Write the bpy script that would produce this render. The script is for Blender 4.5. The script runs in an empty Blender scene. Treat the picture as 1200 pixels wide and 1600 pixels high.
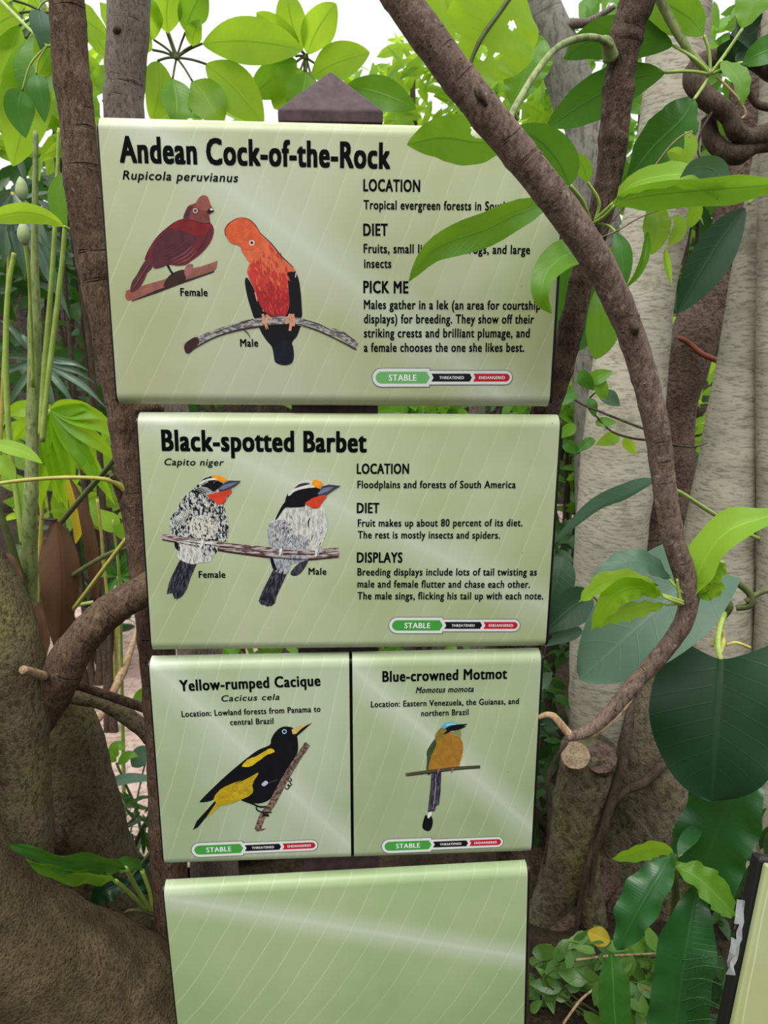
import bpy, bmesh, math, random
from mathutils import Vector, Matrix, noise as mnoise
from mathutils.geometry import tessellate_polygon

# ------------------------------------------------------------------ camera, sky, light, exposure
SC = bpy.context.scene
COL = SC.collection
FPX = 1200.0                                   # focal length in pixels of the 1200 x 1600 frame
PITCH = math.radians(13.404)
CAM = Vector((0, 0, 1.5))
RIGHT = Vector((1, 0, 0))
UP = Vector((0, math.sin(PITCH), math.cos(PITCH)))
FWD = Vector((0, math.cos(PITCH), -math.sin(PITCH)))
cd = bpy.data.cameras.new('camera')
cam = bpy.data.objects.new('camera', cd)
COL.objects.link(cam)
cam.location = CAM
cam.rotation_euler = (math.pi / 2 - PITCH, 0, 0)
cd.sensor_fit = 'VERTICAL'
cd.sensor_height = 36
cd.sensor_width = 27
cd.lens = 27
cd.clip_start = 0.02
cd.dof.use_dof = True
cd.dof.focus_distance = 1.12
cd.dof.aperture_fstop = 8.5
SC.camera = cam
SC.view_settings.view_transform = 'Standard'
SC.view_settings.look = 'None'
SC.view_settings.gamma = 1
SC.view_settings.use_curve_mapping = False
SC.view_settings.exposure = 0.0

# overcast sky: open and bright ahead, closed in by trees behind the viewer
SKY_AHEAD, SKY_ZENITH, SKY_BEHIND, SKY_GROUND = 1.5, 2.0, .55, .10
world = bpy.data.worlds.new('overcast_sky')
SC.world = world
world.use_nodes = True
nt = world.node_tree
nt.nodes.clear()
w_out = nt.nodes.new('ShaderNodeOutputWorld')
w_bg = nt.nodes.new('ShaderNodeBackground')
w_tc = nt.nodes.new('ShaderNodeTexCoord')
w_sep = nt.nodes.new('ShaderNodeSeparateXYZ')
nt.links.new(w_tc.outputs['Generated'], w_sep.inputs[0])


def w_range(src, lo, hi, a, b):
    n = nt.nodes.new('ShaderNodeMapRange')
    n.interpolation_type = 'SMOOTHSTEP'
    for k, v in zip(('From Min', 'From Max', 'To Min', 'To Max'), (lo, hi, a, b)):
        if hasattr(v, 'links'): nt.links.new(v, n.inputs[k])
        else: n.inputs[k].default_value = v
    nt.links.new(src, n.inputs['Value'])
    return n.outputs[0]


w_side = w_range(w_sep.outputs['Y'], -.3, .6, SKY_BEHIND, SKY_AHEAD)
w_high = w_range(w_sep.outputs['Z'], .15, .8, w_side, SKY_ZENITH)
w_val = w_range(w_sep.outputs['Z'], -.08, .08, SKY_GROUND, w_high)
nt.links.new(w_val, w_bg.inputs[1])
w_bg.inputs[0].default_value = (.97, 1, 1.0, 1)
nt.links.new(w_bg.outputs[0], w_out.inputs[0])

sd = bpy.data.lights.new('sun', 'SUN')
sd.energy = 2.3
sd.angle = math.radians(35)
sd.color = (1, .97, .9)
sun = bpy.data.objects.new('sun', sd)
COL.objects.link(sun)
sun.rotation_euler = (math.radians(28), math.radians(-12), 0)
sun.location = (0, 0, 8)


# ------------------------------------------------------------------ helpers
def ray(px, py):
    return RIGHT * ((px - 600) / FPX) + UP * ((800 - py) / FPX) + FWD


def P(px, py, Y):
    d = ray(px, py)
    return CAM + d * (Y / d.y)


def mpp(p):                                    # metres per pixel at a point
    return (p - CAM).dot(FWD) / FPX


def lin(c):
    def f(v):
        v /= 255.0
        return v / 12.92 if v <= .04045 else ((v + .055) / 1.055) ** 2.4
    return (f(c[0]), f(c[1]), f(c[2]), 1)


MI = {}                                        # inverse matrix of each root


def tag(o, label, cat, group=None, kind=None):
    if label: o['label'] = label
    if cat: o['category'] = cat
    if group: o['group'] = group
    if kind: o['kind'] = kind
    return o


def thing(name, label, cat, loc, group=None, mat=None):
    o = bpy.data.objects.new(name, None)
    o.empty_display_size = .05
    COL.objects.link(o)
    M = mat if mat else Matrix.Translation(loc)
    o.matrix_basis = M
    MI[o] = M.inverted()
    return tag(o, label, cat, group)


def root_of(o):
    while o.parent: o = o.parent
    return o


def mesh_obj(name, verts, faces, mats, parent=None, uvs=None, midx=None, smooth=True, local=False):
    """link ONE mesh; verts are world coordinates unless local"""
    me = bpy.data.meshes.new(name)
    if parent is not None and not local:
        Mi = MI[root_of(parent)]
        verts = [Mi @ Vector(v) for v in verts]
    me.from_pydata([tuple(v) for v in verts], [], faces)
    if not isinstance(mats, (list, tuple)): mats = [mats]
    for m in mats: me.materials.append(m)
    if midx: me.polygons.foreach_set('material_index', midx)
    if smooth: me.polygons.foreach_set('use_smooth', [True] * len(me.polygons))
    if uvs:
        ul = me.uv_layers.new(name='UVMap')
        vi = [0] * len(me.loops)
        me.loops.foreach_get('vertex_index', vi)
        flat = []
        for i in vi: flat.extend(uvs[i])
        ul.data.foreach_set('uv', flat)
    me.update()
    o = bpy.data.objects.new(name, me)
    COL.objects.link(o)
    if parent is not None: o.parent = parent
    return o


def catmull(pts, n):
    """pts: list of tuples, returns n*(len-1)+1 interpolated tuples"""
    out = []
    L = len(pts)
    for i in range(L - 1):
        p0 = pts[max(i - 1, 0)]; p1 = pts[i]; p2 = pts[i + 1]; p3 = pts[min(i + 2, L - 1)]
        for j in range(n):
            t = j / n
            out.append(tuple(.5 * ((2 * b) + (-a + c) * t + (2 * a - 5 * b + 4 * c - d) * t * t + (-a + 3 * b - 3 * c + d) * t ** 3)
                             for a, b, c, d in zip(p0, p1, p2, p3)))
    out.append(tuple(pts[-1]))
    return out


def tube_geo(cps, seg=10, rough=0.0, rscale=30.0, seed=0, cap=True, ring=0.0, ringfreq=0):
    """cps: [(Vector, radius)], returns verts, faces, uvs"""
    V, F, U = [], [], []
    n = len(cps)
    ref = None
    length = 0
    for i, (p, r) in enumerate(cps):
        a = cps[max(i - 1, 0)][0]; b = cps[min(i + 1, n - 1)][0]
        t = (b - a).normalized()
        if ref is None:
            ref = t.orthogonal().normalized()
        ref = (ref - t * ref.dot(t)).normalized()
        bi = t.cross(ref)
        if i: length += (p - cps[i - 1][0]).length
        rr = r
        if ringfreq: rr = r * (1 + ring * (max(0, math.sin(length * ringfreq + seed)) ** 6))
        for s in range(seg):
            an = 2 * math.pi * s / seg
            d = ref * math.cos(an) + bi * math.sin(an)
            q = p + d * rr
            if rough:
                q = p + d * rr * (1 + rough * mnoise.noise(q * rscale + Vector((seed * 7.1, 0, 0))) + rough * .6 * mnoise.noise(q * rscale * 2.7 + Vector((seed, 3, 0))))
            V.append(q)
            U.append((s / seg, length))
    for i in range(n - 1):
        for s in range(seg):
            s2 = (s + 1) % seg
            F.append((i * seg + s, i * seg + s2, (i + 1) * seg + s2, (i + 1) * seg + s))
    if cap:
        F.append(tuple(range(seg - 1, -1, -1)))
        F.append(tuple((n - 1) * seg + s for s in range(seg)))
    return V, F, U


def px_path(pts, n=6):
    """pts: (px,py,Y,diameter px) -> [(Vector, radius)]"""
    out = []
    for (x, y, Y, d) in catmull(pts, n):
        p = P(x, y, Y)
        out.append((p, max(d, .5) * .5 * mpp(p)))
    return out


def tube(name, pts, mat, parent, n=6, seg=12, **kw):
    V, F, U = tube_geo(px_path(pts, n), seg, **kw)
    return mesh_obj(name, V, F, mat, parent, U)


PROF = {
    'ellip': lambda t: math.sin(math.pi * t) ** .75 if 0 < t < 1 else 0,
    'ovate': lambda t: math.sin(math.pi * t ** .72) ** .85 if 0 < t < 1 else 0,
    'obovate': lambda t: math.sin(math.pi * t ** 1.45) ** .75 if 0 < t < 1 else 0,
    'lance': lambda t: math.sin(math.pi * t ** .85) ** 1.15 if 0 < t < 1 else 0,
    'strap': lambda t: min(1, 4 * t + .15) * min(1, 3.2 * (1 - t)) ** .8,
    'heart': lambda t: (math.sin(math.pi * (.2 + .8 * t)) ** .62 if t < 1 else 0) * 1.0,
}


def leaf_geo(mid, hw, prof='ellip', tilt=0, fold=12, wave=0.0, waves=5, nl=18, na=6, seed=0, roll=0.0, lobe=0.0, twist=0):
    """mid: list of world Vectors along midrib; hw: half width in metres"""
    rnd = random.Random(seed)
    ph = rnd.random() * 6.28
    pts = [Vector(q) for q in catmull([tuple(v) for v in mid], max(2, nl // (len(mid) - 1)))]
    n = len(pts)
    total = sum((pts[i + 1] - pts[i]).length for i in range(n - 1))
    V, F, U = [], [], []
    acc = 0
    f = PROF[prof]
    for i, p in enumerate(pts):
        if i: acc += (p - pts[i - 1]).length
        t = acc / total
        tg = (pts[min(i + 1, n - 1)] - pts[max(i - 1, 0)]).normalized()
        view = (CAM - p).normalized()
        s = tg.cross(view).normalized()
        nn = s.cross(tg).normalized()
        an = math.radians(tilt + twist * t)
        s2 = s * math.cos(an) + nn * math.sin(an)
        n2 = nn * math.cos(an) - s * math.sin(an)
        w = hw * max(f(t), .012)
        for j in range(na + 1):
            u = j / na * 2 - 1
            fa = math.radians(fold)
            au = abs(u)
            ro = roll * u
            q = p + s2 * (w * u * math.cos(fa) * (1 - .25 * roll * roll * au)) + n2 * (w * au * math.sin(fa)) + n2 * (w * ro * au)
            if wave: q = q + n2 * (wave * hw * u * abs(u) * math.sin(waves * 6.28 * t + ph + (1.3 if u > 0 else 0)))
            if lobe: q = q - tg * (lobe * hw * au ** 1.4 * (1 - t) ** 4)
            V.append(q)
            U.append((j / na, t))
    for i in range(n - 1):
        for j in range(na):
            a = i * (na + 1) + j
            F.append((a, a + 1, a + na + 2, a + na + 1))
    return V, F, U


def to_px(p):
    d = p - CAM
    z = d.dot(FWD)
    return 600 + FPX * d.dot(RIGHT) / z, 800 - FPX * d.dot(UP) / z


def leaf(parent, mat, mid, hw, prof='ellip', pet=None, pd=5, pmat=None, label=None, name='leaf', holes=(), **kw):
    """mid in (px,py,Y); hw in px at the middle of the leaf; pet: petiole path (px,py,Y)"""
    pts = [P(*m) for m in mid]
    mm = pts[len(pts) // 2]
    V, F, U = leaf_geo(pts, hw * mpp(mm), prof, **kw)
    if holes:                                  # torn or eaten holes: (px, py, rx, ry)
        keep = []
        for f_ in F:
            x, y = to_px(sum((V[k_] for k_ in f_), Vector()) / 4)
            if not any(((x - a) / rx) ** 2 + ((y - b) / ry) ** 2 < 1 for a, b, rx, ry in holes): keep.append(f_)
        F = keep
    o = mesh_obj(name, V, F, mat, parent, U)
    if label: o['label'] = label
    if pet:
        V, F, U = tube_geo(px_path([(x, y, Y, pd) for (x, y, Y) in pet], 5), 6)
        mesh_obj('petiole', V, F, pmat or M['stem_green'], o, U)
    return o


# ------------------------------------------------------------------ materials
M = {}


def new_mat(name):
    m = bpy.data.materials.new(name)
    m.use_nodes = True
    nt = m.node_tree
    nt.nodes.clear()
    out = nt.nodes.new('ShaderNodeOutputMaterial')
    return m, nt, out


def N(nt, kind, **kw):
    n = nt.nodes.new('ShaderNode' + kind)
    for k, v in kw.items():
        if k in ('operation', 'blend_type', 'data_type', 'noise_dimensions', 'feature', 'distance', 'wave_type', 'bands_direction', 'interpolation_type'):
            setattr(n, k, v)
        else:
            key = int(k[1:]) if k[0] == 'i' and k[1:].isdigit() else k.replace('_', ' ')
            n.inputs[key].default_value = v
    return n


def math_n(nt, op, a, b=None, c=None, clamp=False):
    n = nt.nodes.new('ShaderNodeMath')
    n.operation = op
    n.use_clamp = clamp
    for i, v in enumerate((a, b, c)):
        if v is None: continue
        if hasattr(v, 'links'): nt.links.new(v, n.inputs[i])
        else: n.inputs[i].default_value = v
    return n.outputs[0]


def mixc(nt, fac, a, b, mode='MIX'):
    n = nt.nodes.new('ShaderNodeMix')
    n.data_type = 'RGBA'
    n.blend_type = mode
    for inp, v in ((n.inputs[0], fac), (n.inputs[6], a), (n.inputs[7], b)):
        if hasattr(v, 'links'): nt.links.new(v, inp)
        else: inp.default_value = v
    return n.outputs[2]


def ramp(nt, v, lo, hi):
    n = nt.nodes.new('ShaderNodeMapRange')
    n.interpolation_type = 'SMOOTHSTEP'
    n.inputs['From Min'].default_value = lo
    n.inputs['From Max'].default_value = hi
    nt.links.new(v, n.inputs['Value'])
    return n.outputs[0]


def noise_n(nt, vec, scale, detail=3, rough=.55, stretch=None):
    if stretch:
        mp = nt.nodes.new('ShaderNodeMapping')
        mp.inputs['Scale'].default_value = stretch
        nt.links.new(vec, mp.inputs['Vector'])
        vec = mp.outputs[0]
    n = N(nt, 'TexNoise', Scale=scale, Detail=detail, Roughness=rough)
    nt.links.new(vec, n.inputs['Vector'])
    return n.outputs[0]


def plain(name, c, rough=.55, var=.0, scale=40, spec=.3, metal=0):
    m, nt, out = new_mat(name)
    b = N(nt, 'BsdfPrincipled', Roughness=rough, Metallic=metal)
    b.inputs['Specular IOR Level'].default_value = spec
    if var:
        tc = nt.nodes.new('ShaderNodeTexCoord')
        f = noise_n(nt, tc.outputs['Object'], scale, 4)
        lo = tuple(x * (1 - var) for x in lin(c)[:3]) + (1,)
        hi = tuple(min(1, x * (1 + var)) for x in lin(c)[:3]) + (1,)
        nt.links.new(mixc(nt, ramp(nt, f, .3, .7), lo, hi), b.inputs['Base Color'])
    else:
        b.inputs['Base Color'].default_value = lin(c)
    nt.links.new(b.outputs[0], out.inputs[0])
    M[name] = m
    return m


def bark(name, c1, c2, c3=None, scale=18, fine=140, bump=.5, bdist=.004, rings=0, stretch=(1, 1, .35), rough=.85, moss=None, mossz=None):
    m, nt, out = new_mat(name)
    tc = nt.nodes.new('ShaderNodeTexCoord')
    v = tc.outputs['Object']
    b = N(nt, 'BsdfPrincipled', Roughness=rough)
    b.inputs['Specular IOR Level'].default_value = .2
    n1 = noise_n(nt, v, scale, 5, .6, stretch)
    n2 = noise_n(nt, v, fine, 4, .65, stretch)
    col = mixc(nt, ramp(nt, n1, .32, .68), lin(c1), lin(c2))
    if c3:
        n3 = noise_n(nt, v, scale * 2.3, 6, .7)
        col = mixc(nt, ramp(nt, n3, .56, .68), col, lin(c3))
    if moss:
        n4 = noise_n(nt, v, scale * .5, 4, .6)
        col = mixc(nt, ramp(nt, n4, .45, .65), col, lin(moss))
    dk = tuple(x * .45 for x in lin(c1)[:3]) + (1,)
    col = mixc(nt, math_n(nt, 'MULTIPLY', ramp(nt, n2, .54, .34), .75), col, dk)
    h = math_n(nt, 'ADD', n1, n2)
    if rings:
        uv = tc.outputs['UV']
        mp = nt.nodes.new('ShaderNodeMapping')
        mp.inputs['Scale'].default_value = (.6, rings, 1)
        nt.links.new(uv, mp.inputs['Vector'])
        nr = N(nt, 'TexNoise', Scale=1.0, Detail=4.0, Roughness=.75)
        nt.links.new(mp.outputs[0], nr.inputs['Vector'])
        line = ramp(nt, nr.outputs[0], .60, .66)
        col = mixc(nt, math_n(nt, 'MULTIPLY', line, .35), col, dk)
        h = math_n(nt, 'SUBTRACT', h, math_n(nt, 'MULTIPLY', line, .5))
    bp = N(nt, 'Bump', Strength=min(1, bump * 1.5), Distance=bdist * 2.5)
    nt.links.new(h, bp.inputs['Height'])
    nt.links.new(col, b.inputs['Base Color'])
    nt.links.new(bp.outputs[0], b.inputs['Normal'])
    nt.links.new(b.outputs[0], out.inputs[0])
    M[name] = m
    return m


def leafmat(name, c1, c2, trans, tf=.4, rough=.42, vein=.55, nv=12, island=False, gloss=.4, slope=.35, rib=None, blotch=None):
    """leaf with midrib and side veins from UV; colour differs leaf by leaf"""
    m, nt, out = new_mat(name)
    tc = nt.nodes.new('ShaderNodeTexCoord')
    sp = nt.nodes.new('ShaderNodeSeparateXYZ')
    nt.links.new(tc.outputs['UV'], sp.inputs[0])
    au = math_n(nt, 'ABSOLUTE', math_n(nt, 'SUBTRACT', sp.outputs[0], .5))
    if island:
        rn = nt.nodes.new('ShaderNodeNewGeometry').outputs['Random Per Island']
    else:
        rn = nt.nodes.new('ShaderNodeObjectInfo').outputs['Random']
    f1 = noise_n(nt, tc.outputs['Object'], 14, 3)
    fac = math_n(nt, 'ADD', math_n(nt, 'MULTIPLY', rn, .7), math_n(nt, 'MULTIPLY', ramp(nt, f1, .3, .7), .3))
    col = mixc(nt, fac, lin(c1), lin(c2))
    if blotch:
        f2 = noise_n(nt, tc.outputs['Object'], 22, 5, .6)
        col = mixc(nt, ramp(nt, f2, .58, .66), col, lin(blotch))
    lat = math_n(nt, 'FRACT', math_n(nt, 'SUBTRACT', math_n(nt, 'MULTIPLY', sp.outputs[1], nv), math_n(nt, 'MULTIPLY', au, slope * nv)))
    lat = math_n(nt, 'ABSOLUTE', math_n(nt, 'SUBTRACT', lat, .5))
    latm = ramp(nt, lat, .06, .0)
    midm = ramp(nt, au, .035, .008)
    vm = math_n(nt, 'MAXIMUM', midm, math_n(nt, 'MULTIPLY', latm, .35))
    light = lin(rib) if rib else tuple(min(1, x * 1.6 + .03) for x in lin(c2)[:3]) + (1,)
    col2 = mixc(nt, math_n(nt, 'MULTIPLY', vm, vein), col, light)
    b = N(nt, 'BsdfPrincipled', Roughness=rough)
    b.inputs['Specular IOR Level'].default_value = gloss
    nt.links.new(col2, b.inputs['Base Color'])
    hh = math_n(nt, 'ADD', vm, math_n(nt, 'MULTIPLY', f1, .4))
    bp = N(nt, 'Bump', Strength=.3, Distance=.002)
    nt.links.new(hh, bp.inputs['Height'])
    nt.links.new(bp.outputs[0], b.inputs['Normal'])
    tr = nt.nodes.new('ShaderNodeBsdfTranslucent')
    tcl = mixc(nt, math_n(nt, 'MULTIPLY', vm, .65), mixc(nt, fac, tuple(x * .75 for x in lin(trans)[:3]) + (1,), lin(trans)), lin(c1))
    nt.links.new(tcl, tr.inputs['Color'])
    mx = nt.nodes.new('ShaderNodeMixShader')
    mx.inputs[0].default_value = tf
    nt.links.new(b.outputs[0], mx.inputs[1])
    nt.links.new(tr.outputs[0], mx.inputs[2])
    nt.links.new(mx.outputs[0], out.inputs[0])
    M[name] = m
    return m


bark('bark_brown', (105, 86, 77), (132, 111, 97), (155, 141, 129), scale=26, fine=200, bump=.6, bdist=.002, rings=60)
bark('bark_dark', (73, 57, 49), (102, 83, 72), (120, 104, 92), scale=30, fine=160, bump=.9, bdist=.004, rings=85)
bark('bark_left', (87, 67, 54), (113, 91, 74), (127, 110, 91), scale=24, fine=170, bump=.7, bdist=.003, rings=35)
bark('bark_grey', (113, 101, 92), (133, 122, 113), None, scale=20, fine=220, bump=.5, bdist=.002, rings=20)
bark('bark_root', (93, 80, 57), (127, 111, 81), (115, 107, 72), scale=22, fine=170, bump=1.0, bdist=.005, stretch=(1, 1, 1))
bark('bark_olive', (86, 76, 56), (110, 100, 76), (73, 67, 49), scale=9, fine=120, bump=.6, bdist=.004, stretch=(1, 1, .7), moss=(112, 108, 66))
bark('bark_pale', (158, 152, 134), (182, 176, 158), (138, 134, 112), scale=4, fine=70, bump=.14, bdist=.002, rings=110, stretch=(.5, .5, 2.5), rough=.75)
bark('bark_pale_grey', (127, 124, 115), (149, 144, 136), (108, 103, 95), scale=6, fine=70, bump=.4, bdist=.003, rings=40, rough=.8)
bark('bark_buttress', (89, 81, 63), (114, 106, 86), (72, 66, 43), scale=6, fine=60, bump=.7, bdist=.006, moss=(110, 106, 66), stretch=(1, 1, .6))
bark('bark_reddish', (91, 73, 64), (115, 96, 85), (73, 57, 50), scale=10, fine=80, bump=.6, bdist=.005, stretch=(1, 1, 1))
bark('cane_green', (126, 140, 84), (150, 160, 104), (150, 146, 110), scale=20, fine=120, bump=.15, bdist=.001, rings=14, rough=.5)
bark('vine_dark', (67, 56, 46), (89, 76, 64), None, scale=30, fine=150, bump=.6, bdist=.002)
bark('twig_tan', (160, 130, 100), (182, 156, 126), None, scale=30, fine=150, bump=.4, bdist=.002)
bark('cut_wood', (150, 128, 104), (176, 152, 126), (120, 100, 84), scale=40, fine=200, bump=.4, bdist=.002, stretch=(1, 1, 1))
bark('rock', (52, 44, 38), (84, 74, 64), (40, 36, 30), scale=4, fine=30, bump=.9, bdist=.03, stretch=(1, 1, 1))
bark('soil', (58, 48, 38), (86, 72, 56), (44, 38, 30), scale=9, fine=60, bump=1, bdist=.02, stretch=(1, 1, 1))
bark('path_paving', (168, 140, 130), (196, 172, 162), (150, 120, 112), scale=3, fine=40, bump=.3, bdist=.004, stretch=(1, 1, 1))
plain('stem_green', (150, 172, 84), .45, .15)
plain('stem_yellow', (176, 170, 84), .5, .15)
plain('stem_dark', (84, 92, 52), .5, .2)
plain('twig_orange', (112, 58, 40), .6, .2)
plain('bud', (160, 176, 128), .5, .15)

leafmat('leaf_sun', (96, 150, 24), (134, 176, 36), (190, 224, 60), tf=.62, rough=.42, nv=13)
leafmat('leaf_mid', (72, 124, 30), (104, 150, 44), (150, 200, 50), tf=.42, rough=.35, nv=12)
leafmat('leaf_deep', (48, 98, 36), (70, 120, 44), (110, 165, 45), tf=.28, rough=.36, nv=12, gloss=.25)
leafmat('leaf_dark', (24, 56, 34), (34, 68, 40), (60, 100, 40), tf=.12, rough=.36, nv=9, gloss=.4, vein=.2)
leafmat('leaf_blue', (62, 92, 74), (80, 108, 90), (120, 160, 80), tf=.2, rough=.42, nv=8, vein=.25, gloss=.3)
leafmat('leaf_fern', (36, 84, 40), (52, 104, 48), (80, 140, 50), tf=.2, rough=.28, nv=40, gloss=.55, slope=.05, rib=(70, 110, 60))
leafmat('leaf_lime', (120, 172, 40), (150, 196, 56), (196, 226, 80), tf=.5, rough=.45, nv=14)
leafmat('leaf_yellow', (190, 170, 40), (210, 180, 50), (220, 190, 60), tf=.4, rough=.5)
leafmat('leaf_brown', (78, 52, 34), (100, 70, 44), (120, 74, 36), tf=.12, rough=.7, rib=(70, 45, 28), blotch=(56, 40, 28))
leafmat('leaf_palm', (112, 166, 22), (140, 186, 34), (196, 230, 50), tf=.6, rough=.4, nv=1, slope=0)
leafmat('leaf_frond', (66, 92, 74), (104, 128, 108), (100, 140, 70), tf=.25, rough=.3, nv=1, slope=0, gloss=.6)
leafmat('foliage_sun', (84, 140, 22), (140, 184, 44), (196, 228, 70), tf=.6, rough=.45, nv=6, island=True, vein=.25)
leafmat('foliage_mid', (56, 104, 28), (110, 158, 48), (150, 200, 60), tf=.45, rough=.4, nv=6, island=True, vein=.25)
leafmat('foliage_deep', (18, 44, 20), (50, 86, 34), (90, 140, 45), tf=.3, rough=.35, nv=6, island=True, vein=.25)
leafmat('foliage_ground', (64, 110, 44), (120, 160, 76), (130, 180, 70), tf=.3, rough=.32, nv=4, island=True, vein=.3, gloss=.5)

# ---- signs
plain('sign_black', (20, 19, 20), .4, spec=.4)
plain('post_brown', (74, 58, 62), .7, .25, 60)
plain('ink', (8, 8, 11), .7, spec=.08)
plain('white_print', (232, 234, 232), .4)
plain('badge_edge', (96, 98, 98), .4)
plain('badge_rim', (214, 216, 212), .4)
plain('badge_green', (66, 152, 62), .4)
plain('badge_pale_green', (108, 172, 104), .4)
plain('badge_black', (22, 20, 26), .4)
plain('badge_red', (182, 28, 48), .4)
m_, nt_, out_ = new_mat('plastic')
b_ = N(nt_, 'BsdfPrincipled', Roughness=.12)
b_.inputs['Base Color'].default_value = (.8, .82, .84, 1)
t_ = nt_.nodes.new('ShaderNodeBsdfTransparent')
x_ = nt_.nodes.new('ShaderNodeMixShader')
x_.inputs[0].default_value = .22
nt_.links.new(t_.outputs[0], x_.inputs[1]); nt_.links.new(b_.outputs[0], x_.inputs[2]); nt_.links.new(x_.outputs[0], out_.inputs[0])
M['plastic'] = m_


def sign_mat(name, cA, cB, midp, midd, veins, half=.06):
    """printed banana leaf: pale midrib band through midp along midd, slanting side veins"""
    m, nt, out = new_mat(name)
    tc = nt.nodes.new('ShaderNodeTexCoord')
    v = tc.outputs['Object']
    sp = nt.nodes.new('ShaderNodeSeparateXYZ')
    nt.links.new(v, sp.inputs[0])
    X, Z = sp.outputs[0], sp.outputs[2]
    n1 = noise_n(nt, v, 4.5, 3, .5, (1, 1, 1))
    col = mixc(nt, ramp(nt, n1, .3, .7), lin(cA), lin(cB))
    dx, dz = midd
    l = math.hypot(dx, dz); dx /= l; dz /= l
    # signed distance to midrib
    d = math_n(nt, 'ADD', math_n(nt, 'MULTIPLY', math_n(nt, 'SUBTRACT', X, midp[0]), -dz), math_n(nt, 'MULTIPLY', math_n(nt, 'SUBTRACT', Z, midp[1]), dx))
    ad = math_n(nt, 'ABSOLUTE', d)
    # side veins: nearly vertical lines leaning with distance from the midrib
    q = math_n(nt, 'ADD', X, math_n(nt, 'MULTIPLY', Z, -veins[0]))
    q = math_n(nt, 'ADD', q, math_n(nt, 'MULTIPLY', math_n(nt, 'MULTIPLY', d, d), veins[1]))
    q = math_n(nt, 'ADD', q, math_n(nt, 'MULTIPLY', noise_n(nt, v, 5, 2), .02))
    fr = math_n(nt, 'ABSOLUTE', math_n(nt, 'SUBTRACT', math_n(nt, 'FRACT', math_n(nt, 'MULTIPLY', q, veins[2])), .5))
    line = ramp(nt, fr, .04, .005)
    big = noise_n(nt, v, 3.2, 2)
    line = math_n(nt, 'MULTIPLY', line, math_n(nt, 'MULTIPLY', ramp(nt, big, .3, .65), .38))
    saw = math_n(nt, 'MULTIPLY', math_n(nt, 'FRACT', math_n(nt, 'ADD', math_n(nt, 'MULTIPLY', q, veins[2]), .5)), .12)
    pale = (.66, .70, .50, 1)
    col = mixc(nt, saw, col, (.30, .36, .16, 1))
    col = mixc(nt, line, col, pale)
    band = math_n(nt, 'MULTIPLY', ramp(nt, ad, half, half * .1), .42)
    col = mixc(nt, band, col, (.60, .63, .54, 1))
    core = math_n(nt, 'MULTIPLY', ramp(nt, ad, half * .22, 0), .22)
    col = mixc(nt, core, col, (.72, .74, .66, 1))
    cr = noise_n(nt, v, 900, 2)
    col = mixc(nt, math_n(nt, 'MULTIPLY', ramp(nt, cr, .35, .7), .06), col, (.25, .28, .15, 1))
    # scattered dark specks of dirt
    vor = N(nt, 'TexVoronoi', Scale=26.0)
    nt.links.new(v, vor.inputs['Vector'])
    spk = ramp(nt, vor.outputs['Distance'], .028, .018)
    col = mixc(nt, math_n(nt, 'MULTIPLY', spk, math_n(nt, 'MULTIPLY', ramp(nt, noise_n(nt, v, 12, 1), .52, .56), .75)), col, (.05, .05, .04, 1))
    b = N(nt, 'BsdfPrincipled', Roughness=.32)
    b.inputs['Specular IOR Level'].default_value = .35
    nt.links.new(col, b.inputs['Base Color'])
    nt.links.new(b.outputs[0], out.inputs[0])
    M[name] = m
    return m


# ------------------------------------------------------------------ setting
def grid_ground(name, x0, x1, y0, y1, nx, ny, zf, mat):
    V, F = [], []
    for j in range(ny + 1):
        for i in range(nx + 1):
            x = x0 + (x1 - x0) * i / nx; y = y0 + (y1 - y0) * j / ny
            V.append((x, y, zf(x, y)))
    for j in range(ny):
        for i in range(nx):
            a = j * (nx + 1) + i
            F.append((a, a + 1, a + nx + 2, a + nx + 1))
    o = mesh_obj(name, V, F, M[mat])
    o['kind'] = 'structure'
    return o


grid_ground('floor', -7, 7, -2, 9, 90, 70, lambda x, y: .05 * mnoise.noise(Vector((x * 1.3, y * 1.3, 0))) - .03, 'soil')


def path_geo():
    V, F = [], []
    pts = catmull([(-.45, 1.9), (-.75, 2.6), (-1.1, 3.3), (-1.2, 4.2), (-.8, 5.2), (.4, 5.9), (2, 6.2)], 8)
    for i, (x, y) in enumerate(pts):
        a = pts[max(i - 1, 0)]; b = pts[min(i + 1, len(pts) - 1)]
        t = Vector((b[0] - a[0], b[1] - a[1], 0)).normalized()
        nrm = Vector((-t.y, t.x, 0))
        for s, z in ((-.5, -.03), (-.5, .035), (.5, .035), (.5, -.03)):
            V.append(Vector((x, y, z)) + nrm * s)
    for i in range(len(pts) - 1):
        for s in range(3):
            F.append((i * 4 + s, i * 4 + s + 1, i * 4 + s + 5, i * 4 + s + 4))
    return V, F


V, F = path_geo()
o = mesh_obj('path', V, F, M['path_paving'], smooth=False)
o['kind'] = 'structure'


def bank():
    V, F = [], []
    nx, nz = 80, 24
    for j in range(nz + 1):
        for i in range(nx + 1):
            x = -7 + 14 * i / nx; z = -.2 + 2.5 * j / nz
            y = 6.4 + .5 * z + .5 * mnoise.noise(Vector((x * .9, z * 1.2, 3))) + .25 * mnoise.noise(Vector((x * 3, z * 3, 1)))
            V.append((x, y, z + .25 * mnoise.noise(Vector((x, 0, 0)))))
    for j in range(nz):
        for i in range(nx):
            a = j * (nx + 1) + i
            F.append((a, a + 1, a + nx + 2, a + nx + 1))
    o = mesh_obj('wall_back', V, F, M['rock'])
    o['kind'] = 'structure'


bank()


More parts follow.
